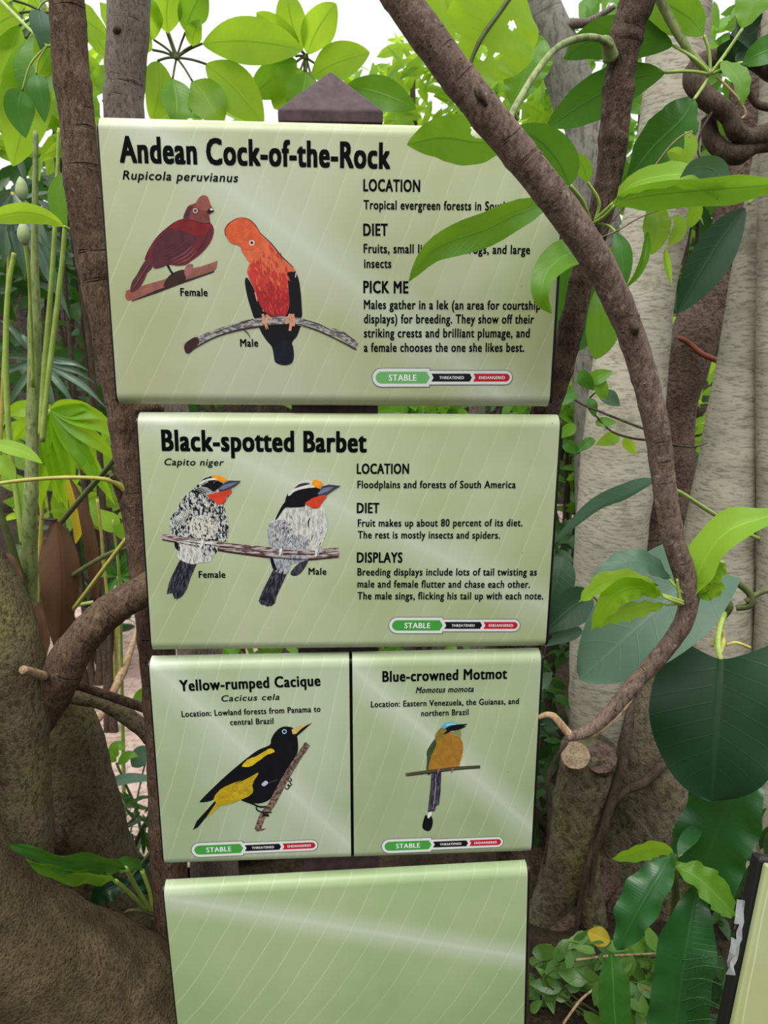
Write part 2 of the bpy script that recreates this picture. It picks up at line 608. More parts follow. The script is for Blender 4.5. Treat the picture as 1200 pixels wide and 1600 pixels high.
# ------------------------------------------------------------------ the sign post and its signs
YAW = math.radians(2.994)
SD = 1.1122                                    # distance of the sign faces
BU = Vector((math.cos(YAW), math.sin(YAW), 0))
BN = Vector((-math.sin(YAW), math.cos(YAW), 0))   # into the scene
O0 = CAM + Vector((0, SD, 0))


def sign_frame(cx, top, rol):
    c, s = math.cos(rol), math.sin(rol)
    o = O0 + BU * (cx * c - top * s * 0) + Vector((0, 0, top))
    ux = BU * c + Vector((0, 0, s))
    uz = -BU * s + Vector((0, 0, c))
    m = Matrix((ux, BN, uz)).transposed().to_4x4()
    m.translation = o
    return m


def on_sign(Mx, px, py, lift=0.0):
    """pixel -> sign-local point on the face (y = 0 plane), lifted towards the viewer"""
    d = ray(px, py)
    Mi = Mx.inverted()
    a = Mi @ CAM
    b = Mi @ (CAM + d)
    t = -a.y / (b.y - a.y)
    q = a + (b - a) * t
    return Vector((q.x, -lift, q.z))


def panel_geo(x0, x1, h, r=.018, depth=.021, inset=0.0, seg=7):
    """folded sheet: flat face at y=0, quarter-round bends at top and bottom, closed at the back"""
    prof = []
    for i in range(seg + 1):
        a = math.pi / 2 * i / seg
        prof.append((r - r * math.sin(a), -r + r * math.cos(a)))
    prof = [(depth, 0)] + prof
    low = [(y, -h - z) for (y, z) in reversed(prof)]
    prof = prof + low
    V = [(x0, y + inset, z) for y, z in prof] + [(x1, y + inset, z) for y, z in prof]
    n = len(prof)
    F = [(i, i + 1, n + i + 1, n + i) for i in range(n - 1)]
    F.append((n - 1, 0, n, 2 * n - 1))
    F.append(tuple(range(n - 1, -1, -1)))
    F.append(tuple(range(n, 2 * n)))
    return [Vector(v) for v in V], F


def panel(name, parent, mat, x0, x1, z0, h, **kw):
    V, F = panel_geo(x0, x1, h, **kw)
    V = [v + Vector((0, 0, z0)) for v in V]
    o = mesh_obj(name, V, F, mat, parent, local=True, smooth=False)
    for p in o.data.polygons: p.use_smooth = len(p.vertices) == 4
    try: o.data.set_sharp_from_angle(angle=math.radians(40))
    except Exception: pass
    return o


_txt = {}


def text_geo(s, dil, sp=1.1):
    """built-in font, flat outlines; returns verts (x,y), faces, and the drawn width"""
    c = bpy.data.curves.new('t', 'FONT')
    c.body = s
    c.fill_mode = 'FRONT'
    c.resolution_u = 3
    c.space_character = sp
    c.offset = dil
    o = bpy.data.objects.new('t', c)
    COL.objects.link(o)
    dg = bpy.context.evaluated_depsgraph_get()
    ev = o.evaluated_get(dg)
    me = bpy.data.meshes.new_from_object(ev)
    V = [(v.co.x, v.co.y) for v in me.vertices]
    F = [tuple(p.vertices) for p in me.polygons]
    bpy.data.objects.remove(o)
    bpy.data.curves.remove(c)
    bpy.data.meshes.remove(me)
    return V, F


CAPH = .0


def text_block(name, parent, Mx, lines, mat='ink', bold=.05, dil=.5, shear=0.0, lift=.0005, label=None):
    """lines: (string, left px, left baseline py, right px, right baseline py, cap height px)"""
    for (s, lx, ly, rx, ry, cap) in lines:
        V, F = [], []
        tv, tf = text_geo(s, 0)
        bx0 = min(v[0] for v in tv); bx1 = max(v[0] for v in tv)
        cref = .695
        a = on_sign(Mx, lx, ly); b = on_sign(Mx, rx, ry)
        c = on_sign(Mx, (lx + rx) / 2, (ly + ry) / 2); d = on_sign(Mx, (lx + rx) / 2, (ly + ry) / 2 - cap)
        hgt = (d - c).length / cref
        ex = (b - a)
        wid = bx1 - bx0 + 2 * bold
        ez = Vector((-ex.z, 0, ex.x)).normalized()
        sh = shear * cref * hgt
        L = ex.length - sh
        exn = ex.normalized()
        k = L / wid
        for copy_i, (off, offy) in enumerate(((-bold, -bold * dil), (bold, -bold * dil), (-bold, bold * dil), (bold, bold * dil), (0, 0))):
            base = len(V)
            for (x, y) in tv:
                y += offy
                u = (x - bx0 + bold + off) * k + shear * y * hgt
                q = a + exn * u + ez * (y * hgt)
                V.append(Vector((q.x, -lift - .00004 * copy_i, q.z)))
            F += [tuple(base + i for i in f) for f in tf]
        o = mesh_obj(name, V, F, M[mat], parent, local=True, smooth=False)
        if label: o['label'] = label


def zc(x0, y0, s):
    return lambda pts: [(x0 + p[0] / s, y0 + p[1] / s) for p in pts]


def smooth_poly(pts, n=4):
    L = len(pts)
    out = []
    for i in range(L):
        p0 = pts[i - 1]; p1 = pts[i]; p2 = pts[(i + 1) % L]; p3 = pts[(i + 2) % L]
        for j in range(n):
            t = j / n
            out.append(tuple(.5 * ((2 * b) + (-a + c) * t + (2 * a - 5 * b + 4 * c - d) * t * t + (-a + 3 * b - 3 * c + d) * t ** 3)
                             for a, b, c, d in zip(p0, p1, p2, p3)))
    return out


class Picture:
    """a flat printed picture: layered outlines on the sign face, one mesh"""

    def __init__(self, Mx, zf):
        self.Mx, self.zf = Mx, zf
        self.V, self.F, self.mi, self.mats = [], [], [], []
        self.layer = 0

    def _mat(self, m):
        if m not in self.mats: self.mats.append(m)
        return self.mats.index(m)

    def px_poly(self, pts, m):
        self.layer += 1
        lift = .0004 + .00002 * self.layer
        vs = [on_sign(self.Mx, x, y, lift) for x, y in pts]
        tris = tessellate_polygon([vs])
        b = len(self.V)
        self.V += vs
        k = self._mat(m)
        for t in tris:
            self.F.append(tuple(b + i for i in t)); self.mi.append(k)

    def poly(self, pts, m, smooth=True, fuzz=0, seed=1):
        pts = self.zf(pts)
        if smooth: pts = smooth_poly(pts)
        if fuzz:
            r = random.Random(seed)
            pts = [(x + r.uniform(-fuzz, fuzz), y + r.uniform(-fuzz, fuzz)) for x, y in pts]
        self.px_poly(pts, m)

    def line(self, pts, m, w=None):
        """pts (x,y,width) in zoom pixels, or width w for all"""
        pts = [(p[0], p[1], p[2] if len(p) > 2 else w) for p in pts]
        if len(pts) > 2: pts = catmull(pts, 5)
        Lp, Rp = [], []
        for i, p in enumerate(pts):
            a = pts[max(i - 1, 0)]; b = pts[min(i + 1, len(pts) - 1)]
            dx, dy = b[0] - a[0], b[1] - a[1]
            l = math.hypot(dx, dy) or 1
            nx, ny = -dy / l * p[2] / 2, dx / l * p[2] / 2
            Lp.append((p[0] + nx, p[1] + ny)); Rp.append((p[0] - nx, p[1] - ny))
        q = self.zf(Lp + Rp[::-1])
        self.px_poly(q, m)

    def feathers(self, pts, mats, n, length, ang, w=5, spread=25, seed=1):
        """short tapered strokes scattered inside an outline"""
        r = random.Random(seed)
        xs = [p[0] for p in pts]; ys = [p[1] for p in pts]
        done = tries = 0
        while done < n and tries < n * 30:
            tries += 1
            x, y = r.uniform(min(xs), max(xs)), r.uniform(min(ys), max(ys))
            c = False
            for i in range(len(pts)):
                (x1, y1), (x2, y2) = pts[i], pts[i - 1]
                if (y1 > y) != (y2 > y) and x < (x2 - x1) * (y - y1) / (y2 - y1) + x1: c = not c
            if not c: continue
            a = math.radians(ang + r.uniform(-spread, spread))
            l = length * r.uniform(.5, 1.2)
            dx, dy = math.cos(a) * l / 2, math.sin(a) * l / 2
            ww = w * r.uniform(.6, 1.2) / 2
            ex, ey = -math.sin(a) * ww, math.cos(a) * ww
            self.layer -= .97
            self.px_poly(self.zf([(x - dx, y - dy), (x + ex, y + ey), (x + dx, y + dy), (x - ex, y - ey)]), r.choice(mats))
            done += 1

    def disc(self, x, y, r, m, n=14, ry=None):
        ry = ry or r
        self.poly([(x + r * math.cos(6.283 * i / n), y + ry * math.sin(6.283 * i / n)) for i in range(n)], m, False)

    def build(self, name, parent, label=None):
        o = mesh_obj(name, self.V, self.F, [M[m] for m in self.mats], parent, midx=self.mi, smooth=False, local=True)
        if label: o['label'] = label
        return o


def pm(name, c, var=.14, scale=90):
    plain(name, c, .45, var, scale, spec=.25)


def streak(name, c1, c2, scale=160, stretch=(1, 1, .25), lo=.42, hi=.58):
    m, nt, out = new_mat(name)
    tc = nt.nodes.new('ShaderNodeTexCoord')
    f = noise_n(nt, tc.outputs['Object'], scale, 3, .6, stretch)
    b = N(nt, 'BsdfPrincipled', Roughness=.45)
    b.inputs['Specular IOR Level'].default_value = .25
    nt.links.new(mixc(nt, ramp(nt, f, lo, hi), lin(c1), lin(c2)), b.inputs['Base Color'])
    nt.links.new(b.outputs[0], out.inputs[0])
    M[name] = m


for nm, c in dict(p_maroon=(104, 40, 46), p_wing=(84, 44, 54), p_breast=(128, 36, 40), p_head=(122, 62, 58), p_crest=(148, 84, 74),
                  p_tail=(88, 48, 52), p_twig=(146, 92, 80), p_twigdark=(58, 40, 36), p_orange=(212, 104, 70), p_crestor=(212, 92, 54),
                  p_red=(192, 60, 52), p_deepred=(160, 40, 48), p_black=(18, 18, 22), p_navy=(24, 26, 38), p_foot=(206, 140, 112),
                  p_white=(214, 214, 208), p_beak=(60, 62, 78), p_beaklight=(112, 116, 140), p_cap=(236, 150, 36), p_throat=(206, 66, 42),
                  p_yellow=(176, 150, 30), p_yellow2=(206, 178, 40), p_bill=(196, 172, 108), p_bluewhite=(170, 206, 230), p_lilac=(190, 184, 220),
                  p_ochre=(158, 112, 42), p_olive=(128, 112, 50), p_wgreen=(58, 76, 48), p_throatp=(134, 134, 88), p_blue=(92, 168, 200),
                  p_mtwig=(76, 74, 54), p_featherline=(136, 98, 104), p_pinkfoot=(150, 96, 96)).items():
    pm(nm, c)
streak('p_branch', (96, 92, 94), (168, 164, 162), 120, (1, 1, 2.2))
streak('p_perch', (92, 62, 58), (186, 176, 174), 110, (.5, 1, 3.2))
streak('p_speckle', (26, 26, 30), (196, 196, 196), 210, (1.3, 1, .7), .46, .54)
streak('p_dottedwhite', (60, 62, 62), (206, 206, 192), 120, (1.3, 1, .6), .30, .42)
streak('p_fluff', (150, 150, 150), (214, 214, 206), 170, (1.4, 1, .45), .3, .6)
streak('p_fluffgrey', (112, 112, 122), (176, 176, 184), 190, (1.4, 1, .5), .35, .6)
streak('p_dtail', (38, 38, 48), (84, 80, 92), 160, (2, 1, .5), .4, .65)
streak('p_stick', (74, 58, 52), (134, 112, 100), 190, (1, 1, 1), .4, .6)


def badge(parent, Mx, L, R, green='badge_green', name='status_badge'):
    a = on_sign(Mx, *L); b = on_sign(Mx, *R)
    ex = b - a
    ez = Vector((-ex.z, 0, ex.x))
    V, F, mi = [], [], []
    mats = ['badge_edge', 'badge_rim', green, 'badge_black', 'badge_red']

    def add(pts, m, lift):
        vs = [a + ex * x + ez * y for x, y in pts]
        vs = [Vector((v.x, -lift, v.z)) for v in vs]
        t3 = tessellate_polygon([vs])
        base = len(V)
        V.extend(vs)
        for t in t3:
            F.append(tuple(base + i for i in t)); mi.append(mats.index(m))

    def arc(cx, r, a0, a1, n=10):
        return [(cx + r * math.cos(math.radians(a0 + (a1 - a0) * i / n)), r * math.sin(math.radians(a0 + (a1 - a0) * i / n))) for i in range(n + 1)]

    def outer(g):
        h1, h2 = .064 + g, .048 + g
        return arc(.064, h1, 90, 270) + [(.405 + g, -h1), (.405 + g, -h2)] + arc(1 - .048, h2, -90, 90) + [(.405 + g, h2), (.405 + g, h1)]
    add(outer(.005), 'badge_edge', .0005)
    add(outer(0), 'badge_rim', .00056)
    add(arc(.064, .042, 90, 270) + [(.385, -.042), (.408, 0), (.385, .042)], green, .00062)
    add([(.42, .028), (.435, 0), (.42, -.028), (.695, -.028), (.71, 0), (.695, .028)], 'badge_black', .00062)
    add([(.72, .028), (.735, 0), (.72, -.028)] + arc(.955, .028, -90, 90), 'badge_red', .00062)
    o = mesh_obj(name, V, F, [M[m] for m in mats], parent, midx=mi, smooth=False, local=True)
    for s, cx, w, h in (('STABLE', .215, .195, .044), ('THREATENED', .565, .176, .021), ('ENDANGERED', .855, .186, .021)):
        TV, TF = [], []
        tv, tf = text_geo(s, 0)
        bx0 = min(v[0] for v in tv); bx1 = max(v[0] for v in tv)
        for ci, off in enumerate((-.025, 0, .025)):
            base = len(TV)
            for (x, y) in tv:
                q = a + ex * (cx - w / 2 + w * (x + off - bx0) / (bx1 - bx0)) + ez * ((y / .695 - .5) * h)
                TV.append(Vector((q.x, -.0007 - .00004 * ci, q.z)))
            TF += [tuple(base + i for i in f) for f in tf]
        mesh_obj('badge_lettering', TV, TF, M['white_print'], o, smooth=False, local=True)
    return o


S1 = sign_frame(-.0642, .2686, -.0105)
S2 = sign_frame(-.0465, -.1204, -.0115)
S3 = sign_frame(-.0564, -.4965, -.0013)
S5 = sign_frame(-.0611, -.8944, .0226)
HW = .305


def make_sign(name, label, Mx, mat, x0=-HW, x1=HW, h=.366, bl=.0035, br=.005):
    t = thing(name, label, 'sign', None, mat=Mx)
    panel('panel', t, M[mat], x0, x1, 0, h)
    panel('backing', t, M['sign_black'], x0 - bl, x1 + br, -.004, h - .005, depth=.016, inset=.0045, r=.012)
    return t


sign_mat('print_cock', (172, 178, 134), (190, 194, 166), (.0, -.19), (.50, -.36), (.42, .2, 27), .06)
sign_mat('print_barbet', (166, 178, 134), (186, 192, 160), (.03, -.16), (.60, -.30), (.40, .2, 27), .055)
sign_mat('print_cacique', (154, 172, 132), (178, 188, 162), (-.16, -.16), (.30, -.33), (.26, .25, 30), .045)
sign_mat('print_motmot', (152, 168, 128), (170, 182, 150), (.15, -.16), (.30, -.30), (.28, .25, 30), .045)
sign_mat('print_blank', (146, 168, 122), (162, 178, 136), (.0, -.10), (.60, -.16), (.5, .6, 23), .04)

# --- post
pt = thing('sign_post', 'dark brown wooden post with pointed cap behind the stacked signs', 'post', Vector((O0.x - .055, SD + .08, 0)))


def post_part(name, w, z0, z1, tip=None):
    c = Vector((-.076, SD + .026 + .0675, 0))
    V = []
    for z in (z0, z1):
        for sx, sy in ((-1, -1), (1, -1), (1, 1), (-1, 1)):
            V.append(c + BU * (sx * w / 2) + BN * (sy * w / 2) + Vector((0, 0, z)))
    F = [(0, 1, 5, 4), (1, 2, 6, 5), (2, 3, 7, 6), (3, 0, 4, 7), (3, 2, 1, 0)]
    if tip:
        V.append(c + Vector((0, 0, tip)))
        F += [(4, 5, 8), (5, 6, 8), (6, 7, 8), (7, 4, 8)]
    else:
        F.append((4, 5, 6, 7))
    o = mesh_obj(name, V, F, M['post_brown'], pt, smooth=False)
    bv = o.modifiers.new('bevel', 'BEVEL'); bv.width = .002; bv.segments = 2
    return o


post_part('post', .128, -.05, 1.772)
post_part('post_cap', .142, 1.772, 1.788, 1.856)
# --- sign 1
s1 = make_sign('information_sign', 'top sign on the post, about the Andean Cock-of-the-Rock, with a maroon and an orange bird', S1, 'print_cock', -.3095, .3095, .377)
text_block('title_lettering', s1, S1, [('Andean Cock-of-the-Rock', 187.6, 253, 610, 263, 40)], bold=.042, dil=.5)
text_block('species_lettering', s1, S1, [('Rupicola peruvianus', 191.7, 280, 373.8, 284.5, 13.7)], bold=.014, dil=.8, shear=.22)
text_block('heading_lettering', s1, S1, [('LOCATION', 567.6, 298.4, 656.4, 299.6, 18.6), ('DIET', 567.6, 368, 606, 368, 18.6), ('PICK ME', 567.6, 457.4, 638, 458, 18.6)], bold=.034, dil=.5)
text_block('body_lettering', s1, S1, [
    ('Tropical evergreen forests in South America', 568, 326.6, 849, 329.6, 14),
    ('Fruits, small lizards and frogs, and large', 568, 395, 828, 396.8, 14),
    ('insects', 568.8, 418.4, 611.4, 418.4, 14),
    ('Males gather in a lek (an area for courtship', 568.5, 482.6, 844, 483.8, 14),
    ('displays) for breeding. They show off their', 568.5, 504.8, 834, 505.4, 14),
    ('striking crests and brilliant plumage, and', 568.5, 527, 827.4, 527, 14),
    ('a female chooses the one she likes best.', 568.5, 549.5, 819, 549.5, 14)], bold=.028, dil=.5)
text_block('caption_lettering', s1, S1, [('Female', 282, 462, 324.7, 462.6, 12), ('Male', 375.5, 541.6, 403.7, 541.4, 12)], bold=.028, dil=.5)
badge(s1, S1, (582, 590), (800, 590), 'badge_pale_green')

pc = Picture(S1, zc(180, 290, 6.0))
pc.poly([(100, 985), (300, 925), (460, 880), (640, 790), (800, 760), (960, 705), (950, 770), (930, 800), (800, 840), (600, 910), (400, 980), (155, 1080), (120, 1050)], 'p_twig', False)
pc.poly([(155, 1080), (400, 975), (600, 905), (930, 798), (920, 815), (600, 928), (400, 1004), (162, 1084)], 'p_twigdark', False)
pc.disc(128, 1030, 34, 'p_crest', ry=46)
pc.poly([(480, 880), (540, 820), (650, 790), (660, 880), (600, 920), (460, 950)], 'p_twigdark')
pc.line([(490, 740, 26), (515, 790, 18), (545, 835, 24)], 'p_black')
pc.poly([(650, 790), (680, 740), (730, 740), (720, 790), (700, 835), (660, 850)], 'p_pinkfoot')
pc.poly([(330, 670), (270, 720), (200, 840), (155, 910), (145, 1000), (215, 970), (270, 890), (300, 820), (350, 760)], 'p_tail')
pc.poly([(650, 310), (560, 340), (490, 390), (400, 470), (330, 570), (290, 650), (280, 700), (340, 690), (360, 770), (420, 770), (500, 740), (580, 750), (660, 740), (720, 700), (800, 640), (880, 550), (920, 460), (920, 390), (880, 340), (800, 320)], 'p_maroon')
pc.poly([(500, 400), (430, 470), (360, 570), (350, 640), (350, 700), (370, 765), (450, 760), (560, 690), (660, 620), (740, 540), (750, 470), (650, 430), (560, 400)], 'p_wing')
pc.poly([(650, 315), (560, 345), (490, 398), (620, 420), (720, 460), (800, 470), (880, 420), (895, 350), (800, 320)], 'p_breast')
pc.feathers([(500, 400), (360, 570), (350, 700), (400, 755), (560, 690), (740, 540), (750, 470), (650, 430)], ['p_maroon', 'p_wing', 'p_tail'], 90, 70, -40, 8, 18, 1)
pc.feathers([(560, 345), (500, 395), (720, 455), (870, 440), (890, 350), (800, 325)], ['p_breast', 'p_maroon'], 60, 40, 60, 7, 30, 2)
for i in range(7):
    pc.line([(380 + i * 34, 640 + i * 16, 3), (520 + i * 30, 560 + i * 20, 7), (640 + i * 20, 470 + i * 24, 3)], 'p_featherline' if i > 3 else 'p_tail')
for i in range(5):
    pc.line([(760 + i * 20, 640 - i * 30, 3), (800 + i * 16, 560 - i * 24, 6), (850 + i * 8, 500 - i * 22, 3)], 'p_wing')
for i in range(4):
    pc.line([(330 - i * 8, 730 + i * 5, 3), (250 - i * 10, 850 + i * 8, 6), (180 - i * 4, 960 + i * 3, 3)], 'p_featherline' if i == 2 else 'p_maroon')
pc.poly([(640, 315), (660, 240), (690, 190), (760, 160), (790, 110), (830, 90), (870, 110), (895, 180), (925, 240), (880, 260), (885, 345), (800, 348), (720, 322)], 'p_head')
pc.poly([(755, 175), (790, 110), (830, 92), (868, 112), (893, 190), (850, 232), (790, 225)], 'p_crest')
pc.poly([(645, 300), (665, 235), (695, 195), (730, 200), (700, 260), (690, 315)], 'p_wing')
pc.poly([(860, 250), (885, 215), (932, 238), (905, 250), (880, 268)], 'p_black', False)
pc.poly([(884, 222), (905, 212), (922, 232), (900, 234)], 'p_white', False)
pc.disc(752, 236, 23, 'p_white'); pc.disc(752, 236, 16, 'p_black'); pc.disc(752, 236, 11, 'p_crest'); pc.disc(752, 236, 6, 'p_black')
pc.build('bird_picture', s1, 'printed maroon female bird on a twig')

pc = Picture(S1, zc(280, 320, 4.138))
pc.poly([(435, 470), (425, 500), (440, 590), (470, 690), (490, 735), (540, 735), (530, 640), (490, 560), (460, 500)], 'p_black')
pc.poly([(700, 420), (740, 415), (762, 450), (780, 520), (792, 650), (785, 735), (690, 735), (700, 640), (700, 540)], 'p_black')
pc.poly([(500, 700), (520, 800), (560, 870), (600, 920), (612, 980), (625, 1020), (680, 1037), (730, 1020), (742, 960), (730, 890), (765, 840), (785, 730), (650, 690)], 'p_black')
pc.poly([(610, 960), (628, 1018), (680, 1034), (728, 1018), (740, 960), (728, 900), (670, 880), (615, 920)], 'p_navy')
pc.poly([(455, 380), (440, 430), (460, 490), (500, 580), (530, 660), (580, 710), (640, 722), (690, 712), (712, 640), (705, 540), (700, 440), (752, 430), (700, 370), (640, 310), (580, 235), (520, 180), (480, 200), (400, 270), (430, 340)], 'p_orange')
pc.poly([(452, 395), (442, 440), (460, 490), (500, 580), (530, 660), (580, 710), (640, 720), (690, 710), (712, 640), (705, 540), (690, 450), (600, 430), (520, 370)], 'p_red', fuzz=.6)
pc.poly([(500, 565), (560, 530), (640, 520), (705, 560), (708, 650), (690, 708), (640, 720), (580, 710), (530, 660)], 'p_deepred', fuzz=.8)
pc.feathers([(455, 385), (445, 430), (520, 560), (700, 560), (705, 450), (690, 370), (600, 280)], ['p_red', 'p_orange', 'p_red'], 130, 60, 75, 12, 22, 3)
pc.feathers([(490, 520), (540, 680), (640, 715), (700, 690), (705, 540), (600, 500)], ['p_deepred', 'p_red'], 90, 55, 80, 12, 20, 4)
pc.poly([(298, 180), (308, 130), (350, 100), (400, 85), (450, 95), (490, 130), (520, 175), (530, 230), (490, 285), (430, 290), (385, 262), (340, 248), (315, 225)], 'p_crestor', fuzz=.25)
pc.feathers([(310, 180), (350, 110), (440, 100), (510, 170), (480, 270), (390, 255)], ['p_crestor', 'p_orange'], 70, 40, 20, 9, 40, 5)
pc.line([(300, 200, 5), (300, 150, 5), (350, 100, 4), (400, 84, 3), (450, 94, 4), (490, 128, 5), (520, 176, 4)], 'p_twigdark')
pc.line([(520, 178, 3), (600, 255, 6), (660, 330, 6), (740, 405, 4)], 'p_twigdark')
pc.disc(470, 246, 18, 'p_white'); pc.disc(470, 246, 11, 'p_featherline'); pc.disc(470, 246, 7, 'p_black')
pc.line([(490, 565, 8), (500, 600, 10), (505, 625, 5)], 'p_foot')
pc.line([(756, 440, 7), (752, 470, 5)], 'p_white')
pc.line([(40, 925, 62), (120, 880, 52), (250, 825, 46), (380, 785, 48), (490, 765, 62), (600, 750, 50), (740, 750, 50), (850, 775, 46), (950, 815, 42), (1040, 832, 44), (1145, 912, 44)], 'p_branch')
pc.line([(60, 950, 6), (250, 848, 8), (490, 790, 10), (740, 772, 6), (850, 796, 8), (980, 850, 8), (1145, 935, 9)], 'p_twigdark')
pc.line([(130, 868, 4), (300, 800, 5), (480, 740, 6)], 'p_twigdark')
pc.line([(800, 745, 4), (900, 770, 6), (1000, 820, 4), (1060, 830, 6), (1140, 880, 6)], 'p_twigdark')
pc.poly([(38, 900), (105, 855), (130, 890), (70, 955), (40, 950)], 'p_twigdark')
pc.line([(420, 810, 8), (440, 825, 7), (460, 858, 3)], 'p_wgreen')
for a in ([(540, 706), (556, 760), (570, 805)], [(560, 712), (600, 742)], [(545, 720), (545, 770)], [(720, 706), (700, 740), (690, 770)], [(725, 706), (722, 770), (716, 815)], [(735, 706), (742, 750), (738, 785)]):
    pc.line(a, 'p_foot', 17)
pc.line([(566, 795, 8), (574, 818, 3)], 'p_black')
pc.build('bird_picture', s1, 'printed orange and black male bird on a grey branch')

# --- sign 2
s2 = make_sign('information_sign', 'second sign from the top, about the Black-spotted Barbet, two birds on one perch', S2, 'print_barbet')
text_block('title_lettering', s2, S2, [('Black-spotted Barbet', 253, 703.6, 573, 706, 32)], bold=.042, dil=.5)
text_block('species_lettering', s2, S2, [('Capito niger', 256, 726.6, 351, 727.5, 10.5)], bold=.014, dil=.8, shear=.22)
text_block('heading_lettering', s2, S2, [('LOCATION', 557.4, 740, 639, 740, 15.7), ('DIET', 557.4, 801.3, 592.7, 801.3, 15.7), ('DISPLAYS', 557.4, 878.6, 628.6, 878.6, 15.7)], bold=.036, dil=.5)
text_block('body_lettering', s2, S2, [
    ('Floodplains and forests of South America', 558.3, 762.5, 805.6, 762.5, 11.5),
    ('Fruit makes up about 80 percent of its diet.', 558.9, 822.6, 816, 822, 11.5),
    ('The rest is mostly insects and spiders.', 558.9, 841, 781, 841.5, 11.5),
    ('Breeding displays include lots of tail twisting as', 558.3, 899, 838.6, 899, 11.5),
    ('male and female flutter and chase each other.', 558.3, 917.7, 828, 918.2, 11.5),
    ('The male sings, flicking his tail up with each note.', 558.3, 936.3, 848.5, 936.3, 11.5)], bold=.028, dil=.5)
text_block('caption_lettering', s2, S2, [('Female', 310.6, 902.5, 352.3, 902.5, 10.5), ('Male', 482, 897.5, 510, 897.8, 10.5)], bold=.028, dil=.5)
badge(s2, S2, (608, 977), (812, 977))

pc = Picture(S2, zc(240, 730, 7.275))
pc.poly([(300, 1050), (240, 1170), (200, 1250), (170, 1330), (148, 1440), (215, 1430), (235, 1490), (270, 1498), (310, 1480), (345, 1440), (380, 1380), (420, 1260), (490, 1100), (400, 1040)], 'p_dtail', False)
pc.poly([(240, 860), (250, 920), (290, 950), (270, 1000), (300, 1050), (370, 1085), (450, 1100), (530, 1085), (640, 1070), (680, 1000), (740, 930), (700, 860), (400, 830)], 'p_fluff', fuzz=.5)
pc.poly([(530, 880), (740, 890), (735, 935), (690, 990), (590, 1010), (545, 960)], 'p_speckle', fuzz=.5)
pc.poly([(238, 850), (250, 920), (300, 945), (290, 870)], 'p_black')
pc.poly([(600, 115), (530, 170), (460, 240), (380, 310), (310, 390), (270, 480), (200, 560), (185, 660), (190, 740), (280, 780), (420, 800), (560, 820), (700, 835), (830, 838), (845, 760), (858, 680), (840, 580), (810, 470), (800, 420), (870, 290), (840, 150), (700, 100)], 'p_speckle', fuzz=.35)
pc.poly([(450, 570), (540, 545), (650, 575), (720, 630), (710, 720), (690, 810), (560, 800), (450, 790), (410, 670)], 'p_dottedwhite', fuzz=.9)
pc.feathers([(560, 200), (380, 320), (200, 570), (200, 740), (420, 780), (830, 820), (850, 680), (800, 420), (700, 330)], ['p_black', 'p_black', 'p_white', 'p_fluffgrey'], 260, 52, 70, 13, 25, 6)
pc.feathers([(440, 580), (700, 570), (730, 720), (690, 810), (440, 790)], ['p_fluff', 'p_white', 'p_dottedwhite', 'p_fluffgrey', 'p_black'], 90, 60, 80, 10, 22, 7)
pc.feathers([(250, 900), (300, 1040), (520, 1080), (660, 1050), (720, 930), (500, 880)], ['p_fluff', 'p_fluffgrey', 'p_white'], 80, 60, 70, 9, 30, 8)
pc.feathers([(300, 1060), (170, 1400), (270, 1480), (380, 1350), (480, 1100)], ['p_dtail', 'p_black', 'p_navy'], 50, 130, 112, 10, 8, 9)
for i in range(6):
    pc.line([(200 + i * 26, 700 - i * 8, 6), (260 + i * 26, 580 - i * 6, 12), (340 + i * 22, 490 - i * 4, 6)], 'p_fluff')
pc.poly([(560, 205), (640, 160), (740, 160), (790, 190), (740, 240), (640, 275), (520, 300), (470, 260)], 'p_black', fuzz=.3)
for i in range(6):
    pc.line([(470 + i * 20, 250 + i * 14, 3), (540 + i * 22, 225 + i * 14, 7), (620 + i * 18, 235 + i * 12, 3)], 'p_white')
pc.poly([(520, 178), (600, 135), (690, 120), (745, 150), (690, 142), (600, 158), (550, 190)], 'p_white')
pc.poly([(540, 150), (620, 112), (670, 112), (600, 132)], 'p_black')
pc.poly([(655, 102), (720, 90), (790, 110), (842, 150), (765, 168), (705, 128)], 'p_cap', fuzz=.25)
pc.poly([(610, 318), (700, 290), (760, 275), (875, 250), (885, 290), (830, 340), (800, 400), (740, 420), (690, 385), (640, 350)], 'p_throat', fuzz=.5)
pc.poly([(738, 240), (790, 185), (860, 150), (995, 153), (935, 208), (860, 250), (790, 272), (758, 276)], 'p_beak', False)
pc.poly([(745, 240), (800, 200), (870, 180), (960, 165), (880, 215), (790, 255)], 'p_beaklight', False)
pc.disc(690, 172, 26, 'p_black'); pc.disc(690, 165, 5, 'p_white'); pc.disc(690, 174, 12, 'p_beak')
pc.build('bird_picture', s2, 'printed speckled female bird')
pc = Picture(S2, zc(390, 730, 7.275))
pc.poly([(270, 1160), (200, 1300), (140, 1420), (103, 1520), (130, 1560), (170, 1565), (200, 1582), (250, 1575), (290, 1545), (310, 1460), (360, 1350), (420, 1220), (400, 1150)], 'p_dtail', False)
pc.poly([(235, 1020), (250, 1100), (275, 1165), (340, 1205), (420, 1215), (450, 1160), (480, 1100), (660, 1060), (600, 1000)], 'p_fluffgrey', fuzz=.4)
pc.poly([(235, 1030), (250, 1110), (275, 1170), (310, 1160), (280, 1080), (265, 1030)], 'p_black')
pc.poly([(470, 1185), (480, 1228), (540, 1228), (600, 1180), (665, 1065), (570, 1085)], 'p_dtail')
pc.poly([(420, 380), (350, 480), (300, 580), (240, 625), (210, 720), (215, 800), (235, 890), (320, 930), (700, 945), (800, 910), (850, 800), (885, 680), (870, 560), (830, 440), (700, 400)], 'p_fluff', fuzz=.7)
